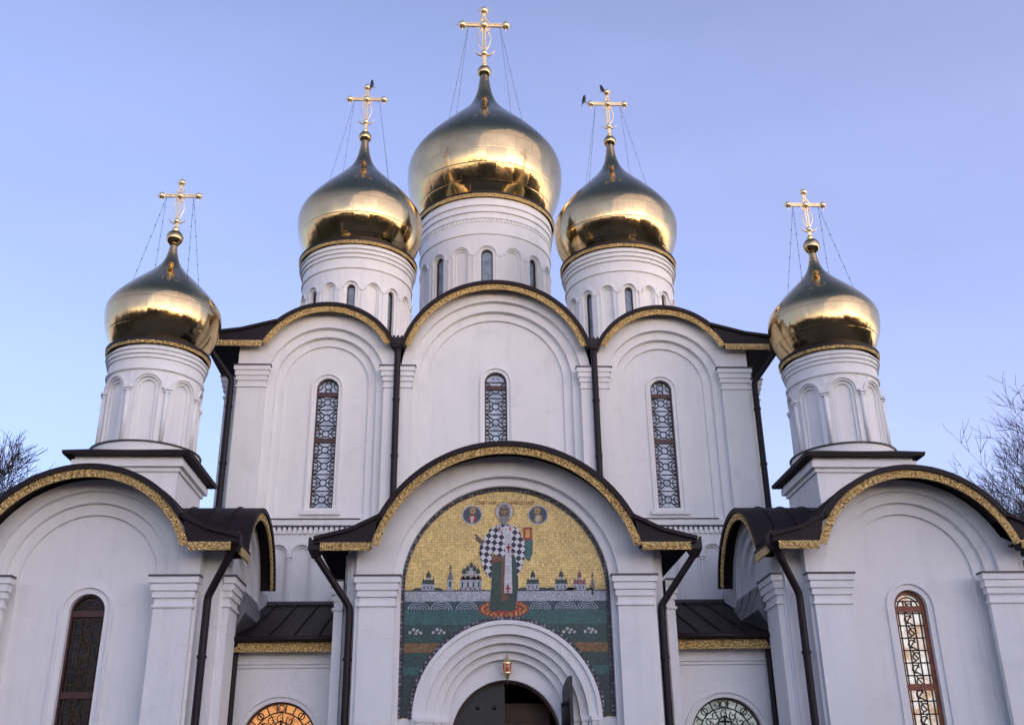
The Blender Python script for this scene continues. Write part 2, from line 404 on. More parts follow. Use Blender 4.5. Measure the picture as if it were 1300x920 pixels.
def window(T, c, rw, zs, zb, d, parent, pane='pale', style='tall', fr=.05, transoms=(), label=None, hood=True, hoodw=.10, rz=None, fmat='frame'):
    A = angles(24)
    o = arch(c, rw, zs, zb, A, rz); i = arch(c, rw-fr, zs, zb+fr, A, (rz or rw)-fr)
    mb = MB(); ring_band(mb, T, i, o, d-.10, d+.0)
    mb.box(T, c-rw+.001, c+rw-.001, d-.10, d-.002, zb, zb+fr)
    for t in transoms: mb.box(T, c-rw+fr, c+rw-fr, d-.09, d-.012, t-.075, t+.075)
    w = mb.build('window', fmat, parent, label)
    pb = MB(); pb.face(P(T, arch(c, rw-fr*.5, zs, zb+fr*.5, A, (rz or rw)-fr*.5), d-.07)); pb.build('pane', pane, w)
    g = MB(); ih = rw-fr; D0, D1 = d-.068, d-.045; lw = .030
    top = zs+(rz or rw)-fr
    def halfw(z):
        if z <= zs: return ih
        t = (z-zs)/((rz or rw)-fr)
        return ih*sqrt(max(0, 1-t*t))
    if style == 'tall':
        z = zb+fr; H = ih*1.75
        while z < top-.05:
            hw = min(halfw(z), halfw(min(z+H, top-.02)))
            if hw < .06: break
            zm = z+H/2
            if zm+.4*ih < top:
                poly_bar(g, T, circ(c, zm, ih*.36, 10), lw, D0, D1)
                for sx in (-1, 1):
                    bar(g, T, c+sx*hw, z, c+sx*ih*.22, zm-ih*.28, lw, D0, D1); bar(g, T, c+sx*hw, z+H, c+sx*ih*.22, zm+ih*.28, lw, D0, D1)
                    poly_bar(g, T, circ(c+sx*ih, zm, ih*.42, 8, pi/2 if sx > 0 else -pi/2, 3*pi/2 if sx > 0 else pi/2), lw, D0, D1)
                    bar(g, T, c+sx*ih*.36, zm, c+sx*hw, zm, lw*.8, D0, D1)
            bar(g, T, c-halfw(z), z, c+halfw(z), z, lw, D0, D1)
            bar(g, T, c-hw, z+H*.22, c-hw*.45, z+H*.22, lw*.8, D0, D1); bar(g, T, c+hw*.45, z+H*.22, c+hw, z+H*.22, lw*.8, D0, D1)
            bar(g, T, c-hw, z+H*.78, c-hw*.45, z+H*.78, lw*.8, D0, D1); bar(g, T, c+hw*.45, z+H*.78, c+hw, z+H*.78, lw*.8, D0, D1)
            z += H
        g.build('grille', 'iron', w)
    elif style in ('wing', 'wing_gold'):
        for f in (-.33, .33): bar(g, T, c+f*ih, zb+fr, c+f*ih, zs+.6*ih, lw, D0, D1)
        z = zb+fr; k = 0
        while z < top-.05:
            bar(g, T, c-halfw(z), z, c+halfw(z), z, lw, D0, D1)
            if z+.3 < top-.15:
                s = 1 if k % 2 else -1
                poly_bar(g, T, [(c+s*ih*.3*cos(t*2.4), z+.30*t/3) for t in range(4)], lw*.9, D0, D1)
                poly_bar(g, T, circ(c-s*ih*.1, z+.15, ih*.3, 9, .4, 4.6), lw*.9, D0, D1)
            z += .30; k += 1
        for sx in (-1, 1): poly_bar(g, T, [(c+sx*ih*.82, zb+fr), (c+sx*ih*.82, zs)] + [(c+sx*ih*.82*cos(a), zs+ih*.82*sin(a)) for a in (.4, .8, 1.2, 1.57)], lw, D0, D1)
        g.build('grille', 'iron' if style == 'wing' else 'amberline', w)
    elif style == 'lunette':
        R = ih; Rz = (rz or rw)-fr
        poly_bar(g, T, [(c-.78*R*cos(a), zs+.78*Rz*sin(a)) for a in [pi*k/24 for k in range(25)]], .03, D0, D1)
        poly_bar(g, T, [(c-.42*R*cos(a), zs+.42*Rz*sin(a)) for a in [pi*k/16 for k in range(17)]], .03, D0, D1)
        for k in range(1, 11):
            a = pi*k/11; poly_bar(g, T, [(c-R*.78*cos(a), zs+Rz*.78*sin(a)), (c-R*cos(a), zs+Rz*sin(a))], .028, D0, D1)
        for k in (3, 5.5, 8):
            a = pi*k/11; poly_bar(g, T, circ(c-R*.89*cos(a), zs+Rz*.89*sin(a), .08, 10), .024, D0, D1)
        for k in range(7):                                # scrolling leaves round a small cross
            a2 = pi*(k+.5)/7; x, z = c-R*.60*cos(a2), zs+Rz*.60*sin(a2)
            poly_bar(g, T, [(x+.115*(1-t/14)*cos(a2+t*.62), z+.115*(1-t/14)*sin(a2+t*.62)) for t in range(12)], .022, D0, D1)
            poly_bar(g, T, [(c-R*.42*cos(a2), zs+Rz*.42*sin(a2)), (c-R*.5*cos(a2+.12), zs+Rz*.5*sin(a2+.12)), (c-R*.78*cos(a2+.05), zs+Rz*.78*sin(a2+.05))], .02, D0, D1)
        poly_bar(g, T, circ(c, zs+.30, .17, 14), .03, D0, D1)
        bar(g, T, c, zs+.12, c, zs+.50, .045, D0, D1); bar(g, T, c-.12, zs+.34, c+.12, zs+.34, .045, D0, D1)
        g.build('grille', 'iron', w)
    elif style == 'drum':
        bar(g, T, c-halfw(zs), zs-.02, c+halfw(zs), zs-.02, .03, D0, D1); g.build('grille', 'frame', w)
    return w

def roof_shell(name, T, prof, d0, d1, parent, th=.13, mat='roof', seams=0):
    # prof: outline of the roof's top surface in (u, z); the shell hangs th below it, from depth d0 (front) back to d1
    n = len(prof); low = []
    for k, (u, z) in enumerate(prof):
        a = prof[max(k-1, 0)]; b = prof[min(k+1, n-1)]
        L = sqrt((b[0]-a[0])**2+(b[1]-a[1])**2); nx, nz = (b[1]-a[1])/L, -(b[0]-a[0])/L
        low.append((u+nx*th, z+nz*th))
    mb = MB()
    mb.strip(P(T, prof, d0), P(T, low, d0)); mb.strip(P(T, prof, d0), P(T, prof, d1), 0); mb.strip(P(T, low, d0), P(T, low, d1), 0)
    mb.strip(P(T, prof, d1), P(T, low, d1))
    k = 1
    while seams and k*seams < d0-d1:
        dd_ = d0-k*seams; up_ = [(2*a[0]-b[0]*1.0, 2*a[1]-b[1]) if False else (a[0]+(a[0]-b[0])/th*.035, a[1]+(a[1]-b[1])/th*.035) for a, b in zip(prof, low)]
        mb.strip(P(T, up_, dd_-.012), P(T, up_, dd_+.012)); mb.strip(P(T, prof, dd_-.016), P(T, up_, dd_-.012)); mb.strip(P(T, prof, dd_+.016), P(T, up_, dd_+.012)); k += 1
    for k in (0, -1):
        mb.face([T(*x) for x in ((prof[k][0], d0, prof[k][1]), (low[k][0], d0, low[k][1]), (low[k][0], d1, low[k][1]), (prof[k][0], d1, prof[k][1]))])
    return mb.build(name, mat, parent)

def boss(mb, T, u, z, ang, hu, hz, d, h=.035, mi=0):      # one embossed lozenge of the gilded strip
    ca, sa = cos(ang), sin(ang)
    q = [(u+x*ca-y*sa, z+x*sa+y*ca) for x, y in ((-hu, 0), (0, -hz), (hu, 0), (0, hz))]
    for k in range(4):
        a, b = q[k], q[(k+1) % 4]; mb.face([T(a[0], d+.001, a[1]), T(b[0], d+.001, b[1]), T(u, d+h, z)], mi)
def gable(T, c, w, zt, za, dF, dB, parent, left, right, th=.13, gh=.195, wall_d=0, nseg=44, valley=-.05, dE=None):
    """barrel roof over a round gable with a gilded valance; (w, zt) = half width and height where the gilded arc ends, za = its apex.
       left/right: None for a valley end or (u_end, z_eave, z_join) for an eave on that side"""
    h = za-zt; Rg = (w*w+h*h)/(2*h); zc = za-Rg
    a0 = math.asin((zt-zc)/Rg)
    Rr = Rg+th
    def ang(z): return math.asin(max(-.99, min(.99, (z-zc)/Rr)))
    aL = ang(left[2]) if left else ang(zt+valley)
    aR = ang(right[2]) if right else ang(zt+valley)
    prof = [(c-Rr*cos(aL+(pi-aR-aL)*k/nseg), zc+Rr*sin(aL+(pi-aR-aL)*k/nseg)) for k in range(nseg+1)]
    r = roof_shell('roof', T, prof, dF, dB, parent, th, seams=.62)
    dE = dB if dE is None else dE
    if left: roof_shell('eave', T, [(left[0], left[1]), ((left[0]*.45+prof[0][0]*.55), left[1]*.52+prof[0][1]*.48-.03), (prof[0][0]+.03, prof[0][1]+.05)], dF, dE, r, .09)
    if right: roof_shell('eave', T, [(prof[-1][0]-.03, prof[-1][1]+.05), ((right[0]*.45+prof[-1][0]*.55), right[1]*.52+prof[-1][1]*.48-.03), (right[0], right[1])], dF, dE, r, .09)
    g = MB(); dg = dF-.05
    A = [a0+(pi-2*a0)*k/nseg for k in range(nseg+1)]
    top = [(c-(Rg-.004)*cos(a), zc+(Rg-.004)*sin(a)) for a in A]; bot = [(c-(Rg-gh)*cos(a), zc+(Rg-gh)*sin(a)) for a in A]
    bot[0] = (bot[0][0], max(bot[0][1], zt-gh)); 
    ring_band(g, T, bot, top, dg-.05, dg)
    nb_ = int((pi-2*a0)*Rg/.15)
    for k in range(nb_):
        a = a0+(pi-2*a0)*(k+.5)/nb_; boss(g, T, c-(Rg-gh/2)*cos(a), zc+(Rg-gh/2)*sin(a), pi/2-a, .068, gh*.44, dg)
    for e, sg in ((left, -1), (right, 1)):
        if not e: continue
        s = MB(); ue = c+sg*w; x0, x1 = sorted((ue-sg*.0, e[0]-sg*.18))
        g.box(T, x0, x1, dg-.05, dg+.002, zt-gh*.75, zt+gh*.25)
        m_ = max(1, int((x1-x0)/.15))
        for k in range(m_): boss(g, T, x0+(x1-x0)*(k+.5)/m_, zt-gh*.25, 0, .068, gh*.44, dg+.003)
        # dark board closing the triangle between valance and sloping roof
        jx = c+sg*Rr*cos(aR if sg > 0 else aL)
        q = [(ue-sg*.05, zt+gh*.25), (e[0]-sg*.02, zt+gh*.25), (e[0]-sg*.02, e[1]-.06), (jx, e[2]-.06)]
        s.face([T(u, dg-.03, z) for u, z in q])
        # dark soffit under the eave
        s.box(T, *sorted((ue+sg*.02, e[0]-sg*.02)), wall_d-.1, dg-.06, zt+.03, zt+.06)
        s.build('eave_board', 'roof', r)
    g.build('gilded_valance', 'gilt', r)
    return r, (c, zc, Rg)

def downpipe(pts, parent, rad=.085, funnel=True, brackets=()):
    mb = MB()
    pp = [pts[0]]
    for a, b in zip(pts, pts[1:]): pp.append(b)
    # round the bends with short doubled points
    path = [Vector(pp[0])]
    for k in range(1, len(pp)-1):
        p = Vector(pp[k]); a = (Vector(pp[k-1])-p).normalized(); b = (Vector(pp[k+1])-p).normalized()
        path += [p+a*.12, p+(a+b)*.02, p+b*.12]
    path.append(Vector(pp[-1])); mb.tube(path, rad, 10)
    z = pts[-1][2]+.9; ztop = pts[-2][2]-.4 if len(pts) > 2 else pts[0][2]-.5
    x, y = pts[-1][0], pts[-1][1]
    o = mb.build('downpipe', 'pipe', parent)
    while z < ztop:
        b = MB(); b.lathe(x, y, [(rad, z-.03), (rad+.022, z-.03), (rad+.022, z+.03), (rad, z+.03)], 10); b.box(front(y), x-.02, x+.02, -.3, 0, z-.015, z+.015)
        b.build('bracket', 'pipe', o); z += 1.9
    if funnel:
        f = MB(); x, y, z = pts[0]
        q = lambda r, zz: [(x-r, y-r, zz), (x+r, y-r, zz), (x+r, y+r, zz), (x-r, y+r, zz)]
        f.strip(q(.17, z+.34), q(.17, z+.10), closed=True); f.strip(q(.17, z+.10), q(.09, z-.08), closed=True)
        f.face(q(.165, z+.31))
        for dx in (-.13, 0, .13): f.box(front(y-.0), x+dx-.035, x+dx+.035, .14, .172, z+.33, z+.40)
        f.build('hopper_head', 'pipe', o)
    return o

# ------------------------------------------------------------------ the cathedral
C = empty('cathedral', 'white plastered Orthodox cathedral with five visible gilded onion domes, round gables and mosaic portal', 'cathedral')

# ---- main block: three bays under round gables
mb = MB(); T = front(0.0)
sideR = (2.1*2.1+1.3*1.3)/(2*1.3)
def Gside(c):
    h = 1.32; w = 2.1; Rg = (w*w+h*h)/(2*h); zc = 16.98-Rg
    return lambda u: max(15.75, zc+sqrt(max(0, Rg*Rg-(u-c)**2))-.06)
hC = 2.26; RC = (3.02**2+hC*hC)/(2*hC); zcC = 17.86-RC
Gc = lambda u: zcC+sqrt(max(0, RC*RC-u*u))-.06
for sg in (-1, 1):
    c = sg*5.58
    ul, ur = sorted((sg*3.25, sg*8.45))
    bay(mb, T, c, [1.93, 1.65, 1.38], 14.42, 9.8, ul, ur, Gside(c), [.20, .04, -.12, -.20], win=(.36, 14.32, 10.27, sg*5.545))
bay(mb, T, 0, [2.85, 2.54, 2.26], 14.55, 9.8, -3.25, 3.25, Gc, [.20, .04, -.12, -.20], win=(.37, 14.57, 10.6, 0))
# ledge and the wall beneath it
mb.box(T, -8.45, 8.45, -.3, .199, 9.62, 9.798)
# side walls and corner returns
for sg in (-1, 1):
    S = side(sg*8.45, sg)
    mb.box(S, .42, 24, -.4, .15, 0, 15.7)
    mb.box(S, -.199, .42, -.25, -.001, 0, 15.7)
mb.box(front(24), -8.6, 8.6, -.2, .2, 0, 15.7)
mb.box(W3, -8.3, 8.3, .6, 23.7, 15.2, 15.4)
main = mb.build('facade_wall', 'wall', C)
# backing behind windows
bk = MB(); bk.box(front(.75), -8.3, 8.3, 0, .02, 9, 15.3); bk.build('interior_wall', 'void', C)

# lower part of the main wall with blind arcade and dentils
for sg in (-1, 1):
    lw = MB(); zT, zB = 9.2, 7.25
    cs = [sg*(6.72-.72*k) for k in range(4)]
    for c in cs:
        bay(lw, T, c, [.29, .23], 8.72, zB, c-.36, c+.36, lambda u: zT, [.10, .04, -.02], N=14)
    e0, e1 = sorted((cs[0]+sg*.36, cs[-1]-sg*.36))
    lw.box(T, *sorted((cs[0]+sg*.36, sg*8.45)), -.3, .10, zB, zT)
    lw.box(T, *sorted((cs[-1]-sg*.36, sg*3.2)), -.3, .10, zB, zT)
    lw.box(T, *sorted((sg*3.2, sg*8.45)), -.3, .10, zT, 9.5)
    lw.box(T, *sorted((sg*3.0, sg*8.45)), -.3, .16, 0, zB)
    lw.build('lower_wall', 'wall', C)
for sg in (-1, 1):
    ar = MB(); dn = MB()
    cs = [sg*(6.72-.72*k) for k in range(4)]
    for k in range(5):
        u = cs[0]+sg*.36-sg*.72*k
        ar.box(T, u-.035, u+.035, .10, .15, 7.25, 8.62); ar.box(T, u-.09, u+.09, .10, .19, 8.62, 8.74); ar.box(T, u-.06, u+.06, .10, .17, 8.54, 8.6)
    for c in cs: ring_band(ar, T, arch(c, .29, 8.74, 8.74, angles(14)), arch(c, .35, 8.74, 8.74, angles(14)), .10, .14)
    x = 4.0
    while x < 7.4:
        dn.box(T, sg*x-.05, sg*x+.05, .10, .17, 9.36, 9.56); x += .16
    ar.build('blind_arcade', 'wall', C); dn.build('dentil_band', 'wall', C)
for sg in (-1, 1):
    lg = MB(); lg.box(T, *sorted((sg*4.25, sg*7.0)), .03, .235, 9.80, 9.83); lg.build('ledge_flashing', 'lead', main)

for u0, u1 in ((-8.4, -7.5), (-3.68, -2.79), (2.79, 3.68), (7.5, 8.4)):
    pilaster(T, u0, u1, 5, 14.92, .2, .28, C)
for sg in (-1, 1):
    S = side(sg*8.6, sg)
    pilaster(S, .75, 1.7, 5, 14.92, 0, .42, C, capw=.14)
    pilaster(S, 6.2, 7.2, 5, 14.92, 0, .42, C, capw=.14)

# windows of the main block
for sg in (-1, 1):
    w = window(T, sg*5.545, .36, 14.32, 10.27, -.31, C, 'pale', 'tall', .045, (12.55, 14.15))
    mb = MB(); c = sg*5.545
    ring_band(mb, T, arch(c, .47, 14.32, 10.16, angles(20)), arch(c, .53, 14.32, 10.16, angles(20)), -.20, -.15)
    mb.box(T, c-.62, c+.62, -.20, -.07, 10.04, 10.16); mb.build('window_surround', 'wall', w)
w = window(T, 0, .37, 14.57, 10.6, -.31, C, 'pale', 'tall', .045, (12.3, 14.42))
mb = MB(); ring_band(mb, T, arch(0, .48, 14.57, 10.4, angles(20)), arch(0, .54, 14.57, 10.4, angles(20)), -.20, -.15); mb.build('window_surround', 'wall', w)

# roofs of the main block
gable(T, 0, 3.02, 15.6, 17.86, .62, -18, C, None, None, wall_d=.2)
for sg in (-1, 1):
    eave = (sg*9.75, 15.98, 16.42)
    gable(T, sg*5.58, 2.1, 15.66, 16.98, .6, -23.5, C, eave if sg < 0 else None, eave if sg > 0 else None, wall_d=.2)
for sg in (-1, 1):                                   # valley gutters between the gables
    mb = MB(); mb.box(front(0), sg*3.25-.16, sg*3.25+.16, -20, .58, 15.50, 15.62); mb.build('valley_gutter', 'pipe', C)
for sg in (-1, 1):
    downpipe([(sg*3.25, -.42, 15.5), (sg*3.25, -.42, 5.2)], C, .105, True)
    downpipe([(sg*9.35, -.5, 15.42), (sg*8.62, -.22, 14.45), (sg*8.62, -.22, 5.0)], C, .10, True)

# ---- drums and domes
def drum(cx, cy, r, z0, zb, zs, nb, rot, wins, rwin, rniche, hood, ztop, zstr, gold, zgold, ghh, parent, dentil=None, cols=False, backz=None):
    mb = MB(); Tc0 = cyl(cx, cy, r); L = 2*pi*r/nb
    plate_top = zstr-.02
    wl_ = []
    for k in range(nb):
        c = (k+rot)*L
        win = wins(k)
        rr = rniche if not win else rwin+.10
        G = lambda u: plate_top
        if win: bay(mb, Tc0, c, [rr], zs, zb, c-L/2, c+L/2, G, [0, -.05], win=(rwin, zs, zb+.15, c), N=16)
        else: bay(mb, Tc0, c, [rr, rr*.74], zs, zb, c-L/2, c+L/2, G, [0, -.07, -.13], N=16)
        wl_.append((c, win))
    mb.lathe(cx, cy, [(r, z0), (r, zb)], 96)
    p = [(r, plate_top), (r+.05, plate_top), (r+.06, plate_top+.05), (r+.015, plate_top+.075)]
    z = plate_top+.07; e = .015; zt = zgold-.02
    H = zt-z; k_ = min(1, r/2.6+.2)
    for e0_, e1_, f0 in ((.015, .06, .42), (.06, .11, .60), (.11, .16, .78)):      # stepped mouldings with undercut edges
        p += [(r+e0_*k_, z+H*f0), (r+(e1_+.02)*k_, z+H*f0), (r+(e1_+.02)*k_, z+H*(f0+.05)), (r+e1_*k_, z+H*(f0+.07))]
    p += [(gold-.10, zt), (gold-.10, zt+.02)]
    mb.lathe(cx, cy, p, 96)
    d = mb.build('drum', 'wall', parent)
    # hoods over each bay
    hb = MB()
    for c, win in wl_:
        ro = hood; ri = hood-.055
        ring_band(hb, Tc0, arch(c, ri, zs, zs-.02, angles(16)), arch(c, ro, zs, zs-.02, angles(16)), 0, .045)
    hb.build('hood_mould', 'wall', d)
    if cols:
        for k in range(nb):
            u = (k+rot+.5)*L; q = MB(); x, y, _ = Tc0(u, .03, 0)
            q.tube([(x, y, zb), (x, y, zs-.1)], .06, 8); q.box(Tc0, u-.11, u+.11, -.02, .12, zs-.06, zs+.02); q.box(Tc0, u-.08, u+.08, -.02, .10, zs-.13, zs-.08)
            q.build('colonnette', 'wall', d)
    else:
        q = MB()
        for k in range(nb):
            u = (k+rot+.5)*L
            q.box(Tc0, u-.07, u+.07, -.02, .06, zs-.10, zs+.0); q.box(Tc0, u-.04, u+.04, -.02, .03, zb, zs-.1)
        q.build('blind_arcade', 'wall', d)
    for c, win in wl_:
        if not win: continue
        a = c/r
        if cos(a) < -.2: continue
        window(Tc0, c, rwin, zs, zb+.15, -.16, d, 'drumglass', 'none', .035)
    if dentil:
        q = MB(); nd = int(2*pi*r/.17)
        for k in range(nd):
            u = k*2*pi*r/nd; q.box(Tc0, u-.045, u+.045, 0, .055, dentil[0], dentil[1])
        q.build('dentil_band', 'wall', d)
    g = MB(); g.lathe(cx, cy, [(gold, zgold), (gold+.03, zgold+.02), (gold+.03, zgold+ghh), (gold, zgold+ghh)], 96); g.lathe(cx, cy, [(gold-.012, zgold), (gold-.012, zgold+ghh)], 96)
    Tg_ = cyl(cx, cy, gold+.03); nn = int(2*pi*(gold+.03)/.15)
    for k in range(nn): boss(g, Tg_, (k+.5)*2*pi*(gold+.03)/nn, zgold+ghh*.5, 0, .068, ghh*.42, 0, .03)
    g.build('gilded_valance', 'gilt', d)
    f = MB(); f.lathe(cx, cy, [(gold-.14, zgold+ghh-.02), (gold+.05, zgold+ghh-.02), (gold+.06, zgold+ghh+.06), (gold-.3, zgold+ghh+.14)], 96); f.build('cornice_flashing', 'pipe', d)
    return d

ONION = [(.751, -.66), (.812, -.584), (.866, -.50), (.937, -.35), (.98, -.20), (1.0, 0), (.969, .15), (.875, .30), (.75, .45), (.607, .60), (.456, .75), (.308, .90),
         (.188, 1.05), (.118, 1.20), (.082, 1.35), (.062, 1.50)]
def dome(cx, cy, R, zw, zbase, zball, rball, s, parent):
    """R widest radius at height zw; zbase bottom; zball = centre of the ball; s = half arm of the cross"""
    up = (zball-rball*.85-zw)/1.50; dn_ = (zw-zbase)/.66
    prof = [(r*R, zw+(z*up if z > 0 else z*dn_)) for r, z in ONION]
    fine = []                                        # Catmull-Rom through the profile
    for k in range(len(prof)-1):
        p0 = prof[max(k-1, 0)]; p1 = prof[k]; p2 = prof[k+1]; p3 = prof[min(k+2, len(prof)-1)]
        for t in (0, .25, .5, .75):
            fine.append(tuple(.5*(2*p1[i]+(p2[i]-p0[i])*t+(2*p0[i]-5*p1[i]+4*p2[i]-p3[i])*t*t+(3*p1[i]-p0[i]-3*p2[i]+p3[i])*t**3) for i in (0, 1)))
    fine.append(prof[-1])
    mb = MB(); mb.lathe(cx, cy, fine, 96); d = mb.build('onion_dome', 'dome', parent)
    b = MB(); b.ball((cx, cy, zball), rball, 0, 24, 14); b.lathe(cx, cy, [(rball*.45, zball-rball*1.1), (rball*.55, zball-rball*.95), (rball*.4, zball-rball*.8)], 20)
    b.lathe(cx, cy, [(rball*.35, zball+rball*.9), (rball*.42, zball+rball*1.2), (rball*.2, zball+rball*1.5)], 16)
    b.build('finial_ball', 'dome', d)
    # cross
    F = lambda u, dd, z: (cx+u*s, cy-dd*s, zball+z*s)
    q = MB(); zb_, zx, zt_ = .80, 2.02, 2.66
    def rod(a, b2, rr): q.tube([F(a[0], 0, a[1]), F(b2[0], 0, b2[1])], rr*s*1.45, 6)
    for off in (-.05, .05):
        rod((off, .2), (off, zt_), .024); rod((-.78, zx+off), (.78, zx+off), .032)
    rod((0, .2), (0, zb_), .045)
    for (u, z, r) in ((0, zx, .15), (-.75, zx, .14), (.75, zx, .14), (0, zt_, .14), (0, zb_, .13)): q.ball(F(u, 0, z), r*s, 0, 12, 8)
    def spike(u, z, du, dz, rr=.05, L=.26): q.tube([F(u, 0, z), F(u+du*L, 0, z+dz*L)], [rr*s, .004*s], 6)
    for (u, z) in ((-.75, zx), (.75, zx), (0, zt_)):
        for du, dz in ((1, 0), (-1, 0), (0, 1), (0, -1)): spike(u, z, du, dz)
        for du, dz in ((.7, .7), (-.7, .7), (.7, -.7), (-.7, -.7)): spike(u, z, du, dz, .035, .22)
    for sx in (-1, 1):
        q.tube([F(sx*x, 0, z) for x, z in ((.0, .70), (.16, .72), (.28, .80), (.36, .95))], [.05*s, .04*s, .03*s, .008*s], 6)     # crescent
        q.tube([F(sx*(.07+.16*sin(pi*k/8)**1), 0, .95+.95*k/8) for k in range(9)], .019*s, 5)                                    # lyre braces
        q.tube([F(sx*(.10+.22*k/6), 0, zx-.30*(1-k/6)**2) for k in range(7)], .02*s, 5)
        q.tube([F(sx*(.10+.22*k/6), 0, zx+.30*(1-k/6)**2) for k in range(7)], .02*s, 5)
    q.build('cross', 'cross', d)
    for sx in (-1, 1):
        for sy in (-1, 1):
            a = Vector(F(sx*.55, 0, zx-.05)); zi = None
            k = next(i for i, p in enumerate(fine) if p[1] > zw+.50*up)
            an = radians(43); rr = fine[k][0]+.01
            e = Vector((cx+sx*rr*sin(an), cy+sy*rr*cos(an), fine[k][1]))
            ch = MB(); ch.tube([a.lerp(e, t/10) - Vector((0, 0, .05*s*sin(pi*t/10))) for t in range(11)], .006 if s < 1.3 else .008, 4)
            for t in range(3, 30, 4):
                p = a.lerp(e, t/30); ch.ball(p, (.018 if s < 1.3 else .022), 0, 6, 4, 1.8)
            ch.build('chain', 'chain', d)
    off = Vector((cx, cy, zw)); d.data.transform(Matrix.Translation(-off)); d.location = off
    for ch in d.children: ch.location = -off
    return d

drum(0, 12.3, 3.13, 15.0, 17.6, 24.50, 16, 0, lambda k: k % 2 == 0, .27, .36, .47, 27.3, 25.55, 3.36, 27.40, .20, C, dentil=(26.18, 26.36))
dome(0, 12.3, 3.87, 30.6, 27.70, 37.22, .37, 1.56, C)
for sg in (-1, 1):
    drum(sg*5.46, 6.6, 2.22, 15.0, 16.8, 20.25, 16, 0, lambda k: k % 2 == 0, .165, .25, .33, 22.0, 21.12, 2.39, 22.14, .15, C)
    dome(sg*5.46, 6.6, 2.63, 24.25, 22.45, 28.87, .28, 1.02, C)

